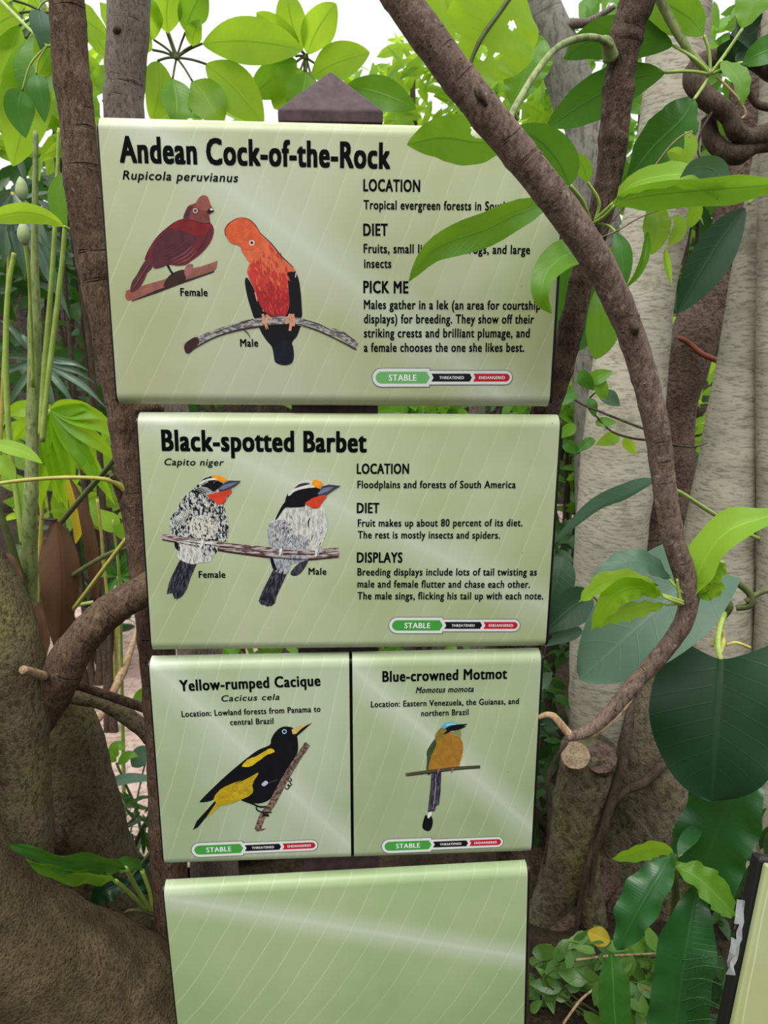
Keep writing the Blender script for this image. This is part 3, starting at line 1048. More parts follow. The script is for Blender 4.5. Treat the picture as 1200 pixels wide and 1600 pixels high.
pc.poly([(240, 630), (205, 720), (215, 800), (235, 900), (380, 920), (420, 800), (450, 690), (400, 600)], 'p_fluffgrey', fuzz=.8)
pc.poly([(360, 830), (500, 770), (640, 800), (700, 940), (380, 930)], 'p_fluffgrey', fuzz=.8)
pc.poly([(700, 760), (760, 800), (790, 850), (770, 920), (690, 935), (660, 860)], 'p_dottedwhite', fuzz=.7)
pc.feathers([(420, 420), (260, 640), (240, 880), (500, 930), (790, 900), (870, 680), (830, 470), (700, 420)], ['p_fluff', 'p_white', 'p_fluffgrey', 'p_white'], 260, 70, 80, 9, 30, 10)
pc.feathers([(260, 640), (230, 880), (480, 920), (460, 700)], ['p_fluffgrey', 'p_dtail', 'p_fluff'], 90, 60, 110, 8, 25, 11)
pc.feathers([(640, 780), (660, 930), (800, 890), (830, 740)], ['p_fluffgrey', 'p_dtail', 'p_white'], 50, 60, 100, 8, 25, 12)
pc.feathers([(270, 1160), (130, 1500), (260, 1550), (400, 1200)], ['p_dtail', 'p_black', 'p_navy'], 50, 130, 112, 10, 8, 13)
pc.line([(690, 570, 5), (668, 620, 16), (672, 690, 5)], 'p_black')
for a in ((380, 640), (410, 700), (440, 660), (370, 700), (425, 740), (455, 720)):
    pc.line([(a[0], a[1], 4), (a[0] + 22, a[1] - 16, 12)], 'p_black')
pc.poly([(420, 375), (350, 470), (293, 592), (325, 570), (390, 470), (450, 440)], 'p_black')
pc.poly([(435, 300), (520, 262), (640, 235), (780, 228), (805, 280), (780, 335), (640, 405), (620, 445), (500, 455), (410, 450), (400, 400)], 'p_black', fuzz=.25)
pc.poly([(440, 298), (490, 250), (600, 215), (700, 198), (755, 226), (640, 238), (520, 270), (450, 325)], 'p_white', fuzz=.25)
pc.poly([(490, 243), (540, 180), (620, 145), (700, 150), (722, 197), (600, 210)], 'p_dottedwhite', fuzz=.4)
pc.poly([(510, 240), (560, 195), (640, 175), (690, 190), (600, 212)], 'p_dtail', fuzz=.2)
pc.poly([(705, 190), (735, 145), (790, 150), (832, 190), (795, 242), (740, 218)], 'p_cap', fuzz=.4)
pc.poly([(630, 410), (700, 360), (760, 335), (865, 312), (872, 340), (822, 400), (795, 450), (730, 468), (680, 442)], 'p_throat', fuzz=.35)
pc.poly([(768, 305), (830, 215), (900, 195), (1037, 210), (950, 262), (880, 312), (790, 322)], 'p_beak', False)
pc.poly([(775, 298), (830, 240), (880, 225), (960, 222), (900, 270), (800, 305)], 'p_beaklight', False)
pc.build('bird_picture', s2, 'printed white-breasted male bird with black mask')
pc = Picture(S2, lambda p: p)
pc.line([(253, 838.5, 11), (300, 846, 13), (350, 855, 15), (400, 861, 17), (430, 864.5, 18), (480, 867, 17.5), (530, 863.5, 16)], 'p_perch')
pc.line([(254, 843, 2), (300, 851.5, 2.5), (350, 861, 3), (400, 868, 3), (430, 871, 3), (480, 874.5, 3), (529, 869, 3)], 'p_twigdark')
pc.line([(270, 843, .8), (340, 853, 1.6), (430, 863, 1.2), (480, 866, 1.8), (528, 861, 1)], 'p_twigdark')
for x, y in ((316, 846), (439, 858), (495, 860)):
    pc.line([(x + 1, y - 8, 3.5), (x, y, 4.5), (x - 2, y + 10, 2.5)], 'p_white')
    pc.line([(x + 3, y - 5, 2), (x + 2.5, y + 9, 1.5)], 'p_fluffgrey')
pc.build('perch_picture', s2, 'printed reddish brown perch')

# --- sign 3 and sign 4, side by side
XS = .004
s3 = make_sign('information_sign', 'left sign of the third row, about the Yellow-rumped Cacique, black and yellow bird', S3, 'print_cacique', -HW, XS - .002, br=.004)
text_block('title_lettering', s3, S3, [('Yellow-rumped Cacique', 281, 1079.6, 501, 1071, 17)], bold=.036, dil=.5)
text_block('species_lettering', s3, S3, [('Cacicus cela', 345, 1095.8, 439, 1093, 9.5)], bold=.014, dil=.8, shear=.22)
text_block('body_lettering', s3, S3, [('Location: Lowland forests from Panama to', 284, 1120, 501, 1111.8, 9.2), ('central Brazil', 359.8, 1132.7, 427.5, 1130.5, 9.2)], bold=.028, dil=.5)
badge(s3, S3, (299.5, 1328.5), (496, 1320))
pc = Picture(S3, zc(290, 1120, 5.714))
pc.poly([(275, 735), (200, 820), (100, 930), (66, 1008), (110, 985), (180, 900), (295, 790)], 'p_black', False)
pc.poly([(275, 765), (185, 895), (250, 850), (315, 785)], 'p_yellow', False)
pc.poly([(750, 250), (640, 300), (520, 390), (400, 490), (300, 580), (140, 738), (140, 762), (230, 747), (300, 700), (420, 690), (500, 740), (620, 772), (700, 762), (770, 715), (850, 570), (950, 400), (1003, 300), (995, 170), (970, 105), (900, 85), (840, 100), (790, 150), (762, 205)], 'p_black')
pc.poly([(505, 442), (550, 385), (640, 345), (730, 293), (770, 283), (792, 312), (720, 342), (640, 402), (580, 440)], 'p_yellow2', fuzz=.4)
pc.poly([(255, 722), (310, 650), (400, 600), (550, 550), (652, 498), (600, 590), (595, 680), (500, 737), (380, 782), (295, 787)], 'p_yellow', fuzz=.35)
pc.feathers([(290, 720), (330, 660), (560, 570), (620, 540), (580, 680), (480, 730), (380, 765)], ['p_yellow', 'p_yellow2', 'p_ochre'], 90, 44, 150, 7, 25, 14)
pc.feathers([(520, 430), (560, 390), (770, 290), (730, 335), (620, 400)], ['p_yellow', 'p_yellow2'], 30, 30, 150, 6, 20, 15)
pc.line([(550, 545, 8), (440, 600, 3)], 'p_black')
pc.poly([(945, 112), (1010, 82), (1130, 50), (1062, 108), (990, 168), (957, 152)], 'p_bill', False)
pc.poly([(960, 150), (1030, 100), (1130, 50), (1062, 112), (992, 172)], 'p_black', False)
pc.poly([(952, 148), (1000, 108), (1080, 72), (1030, 108), (985, 152)], 'p_bill', False)
pc.disc(882, 130, 21, 'p_bluewhite'); pc.disc(882, 130, 13, 'p_black')
pc.poly([(678, 600), (715, 568), (737, 590), (702, 617)], 'p_lilac')
pc.line([(740, 590, 8), (830, 555, 7)], 'p_dtail')
pc.line([(1090, 238, 55), (1000, 370, 52), (900, 530, 60), (830, 660, 62), (760, 790, 58), (690, 880, 58), (640, 1010, 52)], 'p_stick')
pc.line([(630, 1010, 24), (680, 1005, 16), (714, 996, 4)], 'p_stick')
for x, y, r in ((930, 560, 16), (905, 625, 20), (930, 600, 15)):
    pc.line([(x - r, y, 9), (x, y + r, 9), (x + r, y, 9), (x, y - r, 8)], 'p_black')
pc.line([(500, 738, 14), (600, 775, 14), (660, 800, 16), (720, 800, 14)], 'p_black')
pc.line([(630, 800, 10), (640, 830, 12), (690, 848, 12), (770, 850, 10)], 'p_black')
pc.line([(690, 870, 30), (745, 880, 16)], 'p_black')
pc.build('bird_picture', s3, 'printed black and yellow bird on a slanting stick')

s4 = make_sign('information_sign', 'right sign of the third row, about the Blue-crowned Motmot, small ochre long-tailed bird', S3, 'print_motmot', XS + .003, HW, bl=.004)
text_block('title_lettering', s4, S3, [('Blue-crowned Motmot', 597.4, 1065, 792, 1060, 16.5)], bold=.036, dil=.5)
text_block('species_lettering', s4, S3, [('Momotus momota', 649.4, 1082.8, 741.8, 1080.6, 9.5)], bold=.026, dil=.5, shear=.2)
text_block('body_lettering', s4, S3, [('Location: Eastern Venezuela, the Guianas, and', 579.5, 1104.8, 810.5, 1099.6, 9.2), ('northern Brazil', 658, 1118.8, 732, 1116.6, 9.2)], bold=.028, dil=.5)
badge(s4, S3, (596.5, 1322.5), (786, 1315))
pc = Picture(S3, zc(590, 1120, 6.0))
pc.poly([(505, 520), (597, 510), (590, 700), (577, 820), (547, 838), (540, 880), (510, 892), (468, 897), (480, 800), (495, 660)], 'p_dtail', False)
pc.line([(545, 540, 4), (540, 700, 6), (520, 860, 4)], 'p_fluffgrey')
pc.poly([(472, 893), (512, 888), (497, 942), (470, 952)], 'p_white', False)
pc.poly([(450, 915), (475, 952), (500, 928), (517, 970), (510, 1030), (480, 1070), (430, 1052), (420, 1010)], 'p_black')
pc.poly([(545, 200), (490, 270), (460, 330), (463, 400), (457, 520), (495, 538), (520, 420), (575, 240)], 'p_wgreen')
pc.poly([(545, 215), (600, 150), (680, 140), (770, 150), (777, 195), (797, 250), (797, 330), (775, 420), (745, 485), (640, 495), (540, 495), (478, 490), (495, 390), (550, 262)], 'p_ochre', fuzz=.3)
pc.feathers([(560, 230), (640, 160), (770, 200), (790, 330), (740, 470), (500, 480), (500, 380)], ['p_ochre', 'p_olive', 'p_ochre'], 110, 44, 85, 7, 25, 16)
pc.poly([(540, 205), (550, 150), (598, 100), (650, 110), (640, 160), (580, 220)], 'p_olive')
pc.poly([(690, 155), (770, 115), (777, 190), (720, 175)], 'p_throatp')
pc.poly([(592, 97), (630, 60), (700, 47), (748, 68), (660, 86), (640, 108)], 'p_blue')
pc.line([(640, 78, 6), (690, 66, 8), (735, 70, 4)], 'p_bluewhite')
pc.poly([(635, 104), (690, 80), (745, 70), (838, 64), (832, 76), (800, 80), (832, 86), (790, 108), (755, 122), (690, 130), (640, 158), (612, 162), (650, 128)], 'p_black', False)
pc.line([(262, 540, 30), (500, 510, 32), (740, 480, 30), (962, 466, 27)], 'p_mtwig')
pc.line([(270, 552, 5), (500, 524, 7), (740, 494, 6), (958, 478, 5)], 'p_black')
for x, y in ((575, 495), (705, 492)):
    pc.line([(x, y - 14, 12), (x - 3, y + 8, 16), (x - 14, y + 32, 6)], 'p_pinkfoot')
pc.disc(268, 540, 9, 'p_crest', ry=14)
pc.build('bird_picture', s4, 'printed ochre and green bird on a thin twig')

s5 = make_sign('information_sign', 'bottom sign on the post, plain leaf-patterned green with no writing', S5, 'print_blank', -HW, HW)
s5.name = 'blank_sign'

# ------------------------------------------------------------------ big trees on the left
t = thing('fig_tree', 'thick grey-brown fig tree with a rough surface root at the lower left corner', 'tree', Vector((-.62, 1.25, 0)))
tube('trunk', [(-70, 860, 1.22, 120), (-20, 980, 1.2, 140), (10, 1090, 1.18, 128), (8, 1200, 1.16, 130), (0, 1310, 1.14, 160), (-20, 1460, 1.12, 210), (-30, 1650, 1.10, 260)], M['bark_olive'], t, 8, 28, rough=.07, rscale=14, seed=2)
tube('trunk', [(60, 1040, 1.42, 60), (92, 1120, 1.42, 104), (112, 1220, 1.42, 126), (130, 1320, 1.42, 140), (150, 1450, 1.42, 170), (160, 1600, 1.42, 200)], M['bark_olive'], t, 8, 24, rough=.06, rscale=14, seed=5)
tube('branch', [(18, 1165, 1.25, 56), (54, 1120, 1.225, 68), (86, 1070, 1.205, 66), (120, 1010, 1.2, 56), (165, 960, 1.20, 52), (225, 922, 1.215, 50), (290, 890, 1.23, 48)], M['bark_left'], t, 8, 20, rough=.07, rscale=30, seed=3, ring=.06, ringfreq=260)
tube('surface_root', [(-210, 1000, .97, 190), (-160, 1200, .98, 205), (-95, 1370, 1.0, 214), (10, 1482, 1.06, 214), (120, 1535, 1.14, 214), (200, 1580, 1.2, 222), (290, 1635, 1.25, 224), (380, 1700, 1.3, 210)], M['bark_root'], t, 10, 40, rough=.05, rscale=16, seed=8)
tube('knob', [(78, 1285, 1.34, 26), (84, 1310, 1.32, 34), (86, 1335, 1.32, 24)], M['bark_reddish'], t, 4, 12, rough=.25, rscale=60, seed=4)

t = thing('slender_tree', 'dark brown leaning trunk left of the signs, running down behind their left edges', 'tree', P(258, 1400, 1.3) * Vector((1, 1, 0)))
tube('trunk', [(84, -260, 1.30, 55), (100, -40, 1.30, 55), (106, 20, 1.30, 55), (110, 100, 1.30, 55), (122, 200, 1.30, 53), (131, 300, 1.30, 55), (146, 390, 1.30, 57), (166, 480, 1.30, 60), (186, 570, 1.30, 60), (200, 660, 1.30, 60), (214, 760, 1.30, 58),
               (229, 860, 1.30, 58), (240, 960, 1.30, 56), (250, 1080, 1.30, 54), (258, 1200, 1.30, 54), (262, 1330, 1.30, 56), (272, 1500, 1.30, 60), (285, 1800, 1.30, 64)], M['bark_left'], t, 10, 22, rough=.07, rscale=34, seed=11, ring=.07, ringfreq=48)
tube('branch_stub', [(205, 640, 1.29, 30), (235, 636, 1.29, 20), (255, 640, 1.3, 12)], M['bark_left'], t, 5, 10, rough=.1, rscale=60)
tube('branch_stub', [(196, 778, 1.29, 26), (180, 752, 1.27, 14), (174, 742, 1.26, 8)], M['bark_left'], t, 5, 10, rough=.15, rscale=60)
tube('petiole', [(200, 768, 1.28, 14), (170, 750, 1.26, 7), (110, 746, 1.24, 6), (40, 750, 1.22, 6), (-20, 758, 1.2, 5)], M['stem_yellow'], t, 6, 8)

t = thing('slender_tree', 'upright grey trunk rising behind the top left corner of the top sign', 'tree', P(345, 600, 1.55) * Vector((1, 1, 0)))
tube('trunk', [(215, -260, 1.55, 68), (203, -40, 1.55, 68), (200, 40, 1.55, 66), (196, 120, 1.55, 62), (195, 190, 1.55, 62), (222, 400, 1.55, 64), (270, 700, 1.55, 66), (320, 1100, 1.55, 70), (350, 1700, 1.55, 80)], M['bark_grey'], t, 8, 20, rough=.05, rscale=26, seed=21)
tube('knot', [(180, 50, 1.52, 8), (184, 47, 1.515, 14), (189, 50, 1.52, 8)], M['vine_dark'], t, 4, 10)

# loose sticks at the left
t = thing('branch', 'mossy fallen branch arching from the fig tree towards the third row sign', 'branch', P(95, 1090, 1.36))
tube('stem', [(80, 1082, 1.36, 26), (120, 1088, 1.36, 26), (160, 1096, 1.36, 27), (205, 1124, 1.36, 27), (240, 1156, 1.36, 27), (280, 1200, 1.36, 26)], M['bark_olive'], t, 8, 14, rough=.12, rscale=50, seed=4)
t = thing('stick', 'thin straight stick with a pale cut end above the mossy branch', 'stick', P(36, 1047, 1.1))
tube('shaft', [(36, 1047, 1.11, 13), (76, 1058, 1.18, 14), (130, 1074, 1.26, 14), (190, 1094, 1.3, 15), (242, 1112, 1.34, 15), (300, 1135, 1.36, 13)], M['bark_left'], t, 6, 10, rough=.08, rscale=80)
tube('cut_end', [(36, 1046.5, 1.108, 13.5), (50, 1050.5, 1.132, 13.8), (70, 1056.5, 1.166, 14.4)], M['twig_tan'], t, 4, 12)
t = thing('vine', 'looping brown vine hanging over the pinkish path', 'vine', P(92, 1110, 1.7))
tube('stem', [(92, 1090, 1.6, 11), (96, 1120, 1.65, 11), (118, 1141, 1.7, 11), (146, 1130, 1.75, 11), (165, 1108, 1.8, 11), (182, 1070, 1.85, 12), (194, 1045, 1.9, 13), (206, 1010, 1.95, 9), (214, 980, 2.0, 6)], M['twig_tan'], t, 6, 8, rough=.15, rscale=60)

# ------------------------------------------------------------------ right: slanting branch in front of the signs
t = thing('slanting_branch', 'long brown branch slanting in front of the top sign and curving down on the right', 'branch', P(900, 1150, .97))
tube('stem', [(470, -260, .85, 58), (590, -60, .86, 56), (628, 0, .86, 56), (700, 100, .86, 55), (770, 190, .865, 54), (835, 270, .87, 52), (895, 350, .88, 50), (945, 430, .89, 47), (985, 520, .90, 42), (1010, 600, .905, 40), (1028, 680, .91, 38), (1038, 760, .915, 36),
              (1052, 840, .92, 34), (1070, 900, .925, 34), (1076, 940, .93, 31), (1064, 980, .935, 29), (1030, 1026, .94, 27), (990, 1070, .945, 25), (950, 1116, .95, 22), (918, 1142, .955, 18), (886, 1152, .96, 14)], M['bark_brown'], t, 8, 20, rough=.05, rscale=55, seed=31, ring=.05, ringfreq=130)
tube('twig', [(892, 1150, .96, 14), (878, 1134, .965, 12), (866, 1120, .97, 11), (854, 1117, .975, 10), (842, 1121, .98, 7)], M['twig_tan'], t, 6, 8, rough=.15, rscale=90)
tube('twig', [(900, 1148, .957, 10), (930, 1146, .96, 9), (962, 1122, .97, 7), (985, 1095, .99, 5)], M['twig_tan'], t, 5, 8, rough=.1, rscale=90)
rb = random.Random(4)
path = px_path([(628, 0, .86, 56), (700, 100, .86, 55), (770, 190, .865, 54), (835, 270, .87, 52), (895, 350, .88, 50), (945, 430, .89, 47), (985, 520, .90, 42), (1010, 600, .905, 40), (1028, 680, .91, 38), (1038, 760, .915, 36), (1052, 840, .92, 34)], 8)
V, F = [], []
for i in range(90):                            # lenticels and bumps
    c, r = rb.choice(path)
    d = Vector((rb.uniform(-1, 1), rb.uniform(-1, -.05), rb.uniform(-1, 1)))
    q = path[min(len(path) - 1, path.index((c, r)) + 1)][0] - c
    if q.length > 0: d = d - q.normalized() * d.dot(q.normalized())
    d.normalize()
    p = c + d * r * .97 + q * rb.random()
    s = rb.uniform(.0008, .0022)
    b = len(V)
    V += [p + Vector(x) * s for x in ((1, 0, 0), (-1, 0, 0), (0, 1, 0), (0, -1, 0), (0, 0, 1), (0, 0, -1))]
    F += [tuple(b + k for k in f) for f in ((0, 2, 4), (2, 1, 4), (1, 3, 4), (3, 0, 4), (2, 0, 5), (1, 2, 5), (3, 1, 5), (0, 3, 5))]
o = mesh_obj('bark_bumps', V, F, M['bark_brown'], t)
o['kind'] = 'stuff'
tube('bud_scar', [(985, 503, .884, 8), (991, 512, .882, 13), (994, 522, .884, 8)], M['vine_dark'], t, 4, 10, rough=.2, rscale=90)
tube('bud_scar', [(742, 137, .846, 8), (752, 150, .844, 12), (760, 165, .846, 6)], M['vine_dark'], t, 4, 10, rough=.3, rscale=120)
# lobed leaves low on the slanting branch
HUB = (1062, 938, .915)
leaf(t, M['leaf_lime'], [(1030, 928, .915), (990, 908, .90), (945, 908, .90), (905, 940, .91)], 22, 'ellip', pet=[(1068, 940, .92), (1050, 934, .915), (1030, 928, .915)], tilt=35, wave=.2, seed=1)
leaf(t, M['leaf_blue'], [(1046, 905, .93), (1010, 880, .92), (970, 880, .92), (920, 912, .92)], 20, 'ellip', pet=[(1072, 930, .92), (1060, 920, .92), (1046, 905, .93)], tilt=-30, wave=.15, seed=2)
leaf(t, M['leaf_sun'], [(1036, 932, .91), (1000, 918, .90), (960, 930, .895), (924, 985, .90)], 20, 'ellip', pet=[(1068, 944, .92), (1050, 938, .91), (1036, 932, .91)], tilt=20, wave=.25, seed=3)
leaf(t, M['leaf_lime'], [(1040, 945, .92), (1000, 950, .92), (960, 960, .92), (925, 980, .92)], 18, 'ellip', pet=[(1066, 944, .92), (1050, 944, .92), (1040, 945, .92)], tilt=40, wave=.2, seed=4)
leaf(t, M['leaf_deep'], [(1030, 915, .93), (1000, 912, .93), (965, 935, .93), (928, 962, .93)], 9, 'lance', tilt=10, seed=5)
leaf(t, M['leaf_lime'], [(1078, 935, .925), (1098, 880, .92), (1140, 828, .91), (1230, 800, .90)], 30, 'strap', tilt=25, fold=18, wave=.12, waves=3, seed=6)
leaf(t, M['leaf_sun'], [(1076, 905, .93), (1095, 900, .925), (1115, 890, .92), (1132, 880, .92)], 26, 'obovate', tilt=30, wave=.3, seed=7)
leaf(t, M['leaf_sun'], [(1080, 930, .925), (1096, 925, .925), (1108, 920, .92), (1112, 936, .92)], 22, 'obovate', tilt=15, wave=.3, seed=8)
tube('petiole', [(1064, 940, .92, 6), (1060, 920, .918, 5), (1058, 905, .915, 4)], M['stem_green'], t, 4, 6)

# ------------------------------------------------------------------ right: knobbly trunk with large leaves
t = thing('umbrella_tree', 'knobbly dark trunk right of the top sign with large glossy green leaves', 'tree', P(850, 660, 1.24) * Vector((1, 1, 0)))
tube('trunk', [(1050, -260, 1.2, 58), (1010, -60, 1.2, 56), (996, 0, 1.2, 54), (980, 50, 1.2, 50), (970, 110, 1.2, 46), (962, 180, 1.2, 46), (955, 250, 1.2, 42), (942, 320, 1.2, 38), (925, 380, 1.2, 36), (908, 440, 1.2, 36), (895, 500, 1.2, 38), (880, 560, 1.21, 40), (860, 620, 1.22, 42), (838, 680, 1.24, 42),
               (815, 800, 1.26, 44), (800, 1000, 1.29, 46), (800, 1300, 1.32, 50), (800, 1800, 1.35, 56)], M['bark_dark'], t, 10, 20, rough=.09, rscale=40, seed=41, ring=.10, ringfreq=95)
tube('branch_stub', [(955, 90, 1.185, 26), (948, 66, 1.17, 18), (940, 62, 1.165, 12)], M['cane_green'], t, 5, 12, rough=.08, rscale=60)
leaf(t, M['leaf_mid'], [(800, 222, .98), (745, 222, .97), (690, 215, .965), (636, 226, .97)], 36, 'ellip', pet=[(955, 72, 1.17), (935, 60, 1.15), (905, 60, 1.12), (870, 75, 1.09), (840, 110, 1.06), (815, 150, 1.03), (798, 185, 1.0), (800, 222, .98)], pd=11, pmat=M['cane_green'], tilt=10, fold=8, wave=.06, seed=9, nl=66, na=34, holes=[(741, 200, 5, 9), (746, 209, 10, 6), (752, 213, 8, 4)], label='large bitten leaf over the top edge of the sign')
leaf(t, M['leaf_deep'], [(890, 290, 1.1), (870, 250, 1.05), (840, 218, 1.02), (798, 200, 1.0)], 36, 'ellip', pet=[(922, 345, 1.18), (910, 315, 1.14), (890, 290, 1.1)], pd=7, tilt=15, seed=10)
leaf(t, M['leaf_mid'], [(858, 317, 1.03), (808, 334, .99), (760, 358, .985), (712, 374, .985), (672, 395, .985), (639, 440, .99)], 27, 'ellip', pet=[(922, 350, 1.18), (895, 325, 1.1), (855, 316, 1.03)], pd=6, tilt=10, fold=16, wave=.14, waves=2, seed=11, label='leaf hanging across the sign lettering')
leaf(t, M['leaf_mid'], [(918, 388, 1.16), (880, 400, 1.06), (852, 430, 1.03), (846, 465, 1.02), (862, 490, 1.03)], 27, 'ellip', pet=[(922, 360, 1.18), (925, 378, 1.17), (918, 388, 1.16)], pd=5, tilt=-22, fold=10, seed=12)
leaf(t, M['leaf_mid'], [(918, 285, 1.16), (912, 262, 1.14), (900, 248, 1.13), (886, 240, 1.12)], 14, 'ellip', pet=[(930, 345, 1.18), (936, 315, 1.17), (918, 285, 1.16)], pd=5, tilt=20, seed=13)
leaf(t, M['leaf_mid'], [(958, 318, 1.14), (1010, 306, 1.08), (1090, 298, 1.04), (1170, 292, 1.02), (1260, 285, 1.0)], 25, 'strap', pet=[(928, 348, 1.18), (940, 335, 1.16), (958, 318, 1.14)], pd=7, tilt=-30, fold=14, wave=.1, waves=3, seed=14)
leaf(t, M['leaf_lime'], [(960, 322, 1.13), (985, 290, 1.1), (1030, 276, 1.07), (1075, 275, 1.05), (1118, 300, 1.04), (1120, 312, 1.035)], 22, 'ellip', pet=[(926, 350, 1.18), (945, 338, 1.15), (960, 322, 1.13)], pd=6, tilt=35, fold=10, wave=.1, seed=15)
leaf(t, M['leaf_blue'], [(1062, 278, 1.05), (1085, 262, 1.04), (1115, 266, 1.035), (1134, 290, 1.03)], 20, 'obovate', tilt=-10, fold=5, seed=16)
leaf(t, M['leaf_deep'], [(962, 362, 1.13), (970, 385, 1.11), (973, 415, 1.1), (976, 450, 1.1)], 18, 'ellip', pet=[(930, 350, 1.18), (950, 352, 1.15), (962, 362, 1.13)], pd=4, tilt=40, seed=17)
leaf(t, M['leaf_mid'], [(1012, 362, 1.1), (1008, 400, 1.08), (995, 430, 1.08), (975, 452, 1.08)], 13, 'ellip', tilt=0, fold=60, seed=18)
leaf(t, M['leaf_sun'], [(1015, 318, 1.12), (1025, 340, 1.11), (1024, 368, 1.1), (1018, 398, 1.1)], 22, 'ellip', tilt=12, wave=.15, seed=19)
leaf(t, M['leaf_lime'], [(1052, 336, 1.1), (1062, 352, 1.1), (1056, 368, 1.1), (1043, 384, 1.1)], 12, 'ellip', tilt=25, seed=20)
leaf(t, M['leaf_lime'], [(1040, 385, 1.1), (1040, 405, 1.1), (1044, 425, 1.1), (1050, 446, 1.1)], 8, 'lance', tilt=15, fold=45, seed=21)
leaf(t, M['leaf_sun'], [(1092, 312, 1.08), (1088, 325, 1.08), (1083, 338, 1.08), (1078, 356, 1.08)], 12, 'ellip', tilt=15, seed=22)
leaf(t, M['leaf_mid'], [(935, 440, 1.24), (938, 480, 1.22), (940, 520, 1.22), (930, 562, 1.22)], 26, 'obovate', tilt=10, seed=23)
leaf(t, M['leaf_deep'], [(890, 410, 1.3), (880, 460, 1.32), (872, 510, 1.33), (866, 556, 1.33)], 26, 'ellip', tilt=20, seed=24)
leaf(t, M['leaf_deep'], [(915, 440, 1.3), (922, 480, 1.32), (915, 520, 1.33), (900, 550, 1.33)], 28, 'ellip', tilt=-25, seed=25)
leaf(t, M['leaf_mid'], [(958, 385, 1.26), (955, 395, 1.26), (950, 420, 1.26), (945, 440, 1.26)], 18, 'ellip', tilt=30, seed=26)
leaf(t, M['leaf_lime'], [(1070, 205, 1.13), (1078, 222, 1.13), (1076, 240, 1.13), (1066, 258, 1.13)], 12, 'ellip', tilt=30, seed=27)
leaf(t, M['leaf_lime'], [(1042, 238, 1.13), (1055, 240, 1.13), (1062, 250, 1.13), (1064, 265, 1.13)], 14, 'ellip', tilt=-20, seed=28)
for a in ([(930, 375, 1.17, 3), (965, 360, 1.12, 2.5), (1000, 340, 1.1, 2), (1040, 325, 1.1, 2)], [(938, 370, 1.17, 2.5), (1000, 290, 1.12, 2), (1050, 225, 1.1, 2), (1080, 205, 1.1, 2), (1076, 215, 1.1, 2)]):
    tube('tendril', a, M['twig_tan'], t, 6, 6)

# petiole and umbrella of leaflets at the upper right
t = thing('leaf_umbrella', 'spray of dark leaflets radiating from a thick green stalk at the upper right', 'leaf cluster', P(1110, 115, 1.22))
tube('stalk', [(1010, -60, 1.26, 17), (1030, -5, 1.25, 16), (1058, 50, 1.24, 14), (1085, 90, 1.23, 12), (1110, 117, 1.22, 12)], M['cane_green'], t, 6, 10)
for mid, hw, tl, mt, sd_ in (
        ([(1052, 71, 1.25), (1000, 58, 1.28), (930, 60, 1.3), (880, 92, 1.3)], 34, 20, 'leaf_deep', 1),
        ([(1040, 113, 1.25), (985, 125, 1.28), (915, 160, 1.3), (852, 202, 1.3)], 34, 10, 'leaf_deep', 2),
        ([(1084, 156, 1.2), (1062, 190, 1.18), (1020, 230, 1.17), (982, 280, 1.17)], 42, 25, 'leaf_deep', 3),
        ([(1100, 55, 1.22), (1080, 30, 1.24), (1040, 5, 1.26), (990, -25, 1.28)], 34, 15, 'leaf_mid', 4),
        ([(1160, 45, 1.22), (1175, 10, 1.22), (1190, -20, 1.22), (1205, -60, 1.22)], 30, 20, 'leaf_mid', 5),
        ([(1160, 98, 1.22), (1185, 85, 1.2), (1215, 75, 1.2), (1250, 70, 1.2)], 24, 25, 'leaf_deep', 6),
        ([(1150, 60, 1.24), (1140, 90, 1.28), (1160, 60, 1.3), (1190, 20, 1.3)], 30, -40, 'leaf_dark', 7),
        ([(1128, 96, 1.21), (1150, 118, 1.18), (1158, 140, 1.17), (1160, 165, 1.17)], 20, 45, 'leaf_mid', 8)):
    leaf(t, M[mt], mid, hw, 'ellip', pet=[(1110, 116, 1.22), ((1110 + mid[0][0]) / 2 + 3, (116 + mid[0][1]) / 2 - 3, 1.22), mid[0]], pd=5, tilt=tl, wave=.07, seed=sd_ + 50)

# ------------------------------------------------------------------ right: pale fig trunks behind
t = thing('pale_fig_tree', 'thick pale smooth trunk right of the second sign, wrapped by vines at its foot', 'tree', P(985, 1450, 2.0) * Vector((1, 1, 0)))
tube('trunk', [(1095, -300, 2.1, 80), (1075, -80, 2.1, 84), (1062, 40, 2.1, 92), (1050, 180, 2.08, 96), (1030, 320, 2.06, 100), (1002, 450, 2.04, 106), (986, 560, 2.02, 112), (972, 680, 2.0, 116), (958, 800, 1.98, 112), (950, 920, 1.97, 108), (946, 1020, 1.96, 110), (940, 1120, 1.96, 100), (936, 1230, 1.96, 96), (930, 1400, 1.95, 100), (925, 1560, 1.95, 110)], M['bark_pale'], t, 8, 32, rough=.035, rscale=9, seed=51)
tube('buttress', [(1000, 920, 2.0, 60), (1010, 1020, 1.96, 90), (1008, 1120, 1.93, 110), (1015, 1220, 1.9, 150), (1015, 1330, 1.88, 170), (1010, 1440, 1.86, 160), (1020, 1600, 1.85, 150)], M['bark_buttress'], t, 8, 32, rough=.10, rscale=7, seed=52)
tube('buttress', [(1050, 1100, 1.98, 50), (1070, 1180, 1.95, 90), (1075, 1280, 1.92, 100), (1060, 1400, 1.9, 100), (1060, 1560, 1.88, 90)], M['bark_buttress'], t, 8, 24, rough=.12, rscale=8, seed=53)
tube('cut_stump', [(918, 1165, 1.78, 84), (916, 1200, 1.78, 86), (905, 1260, 1.78, 82), (890, 1330, 1.77, 74), (866, 1400, 1.76, 62), (835, 1450, 1.75, 50), (815, 1500, 1.74, 40)], M['bark_buttress'], t, 8, 26, rough=.08, rscale=14, seed=54)
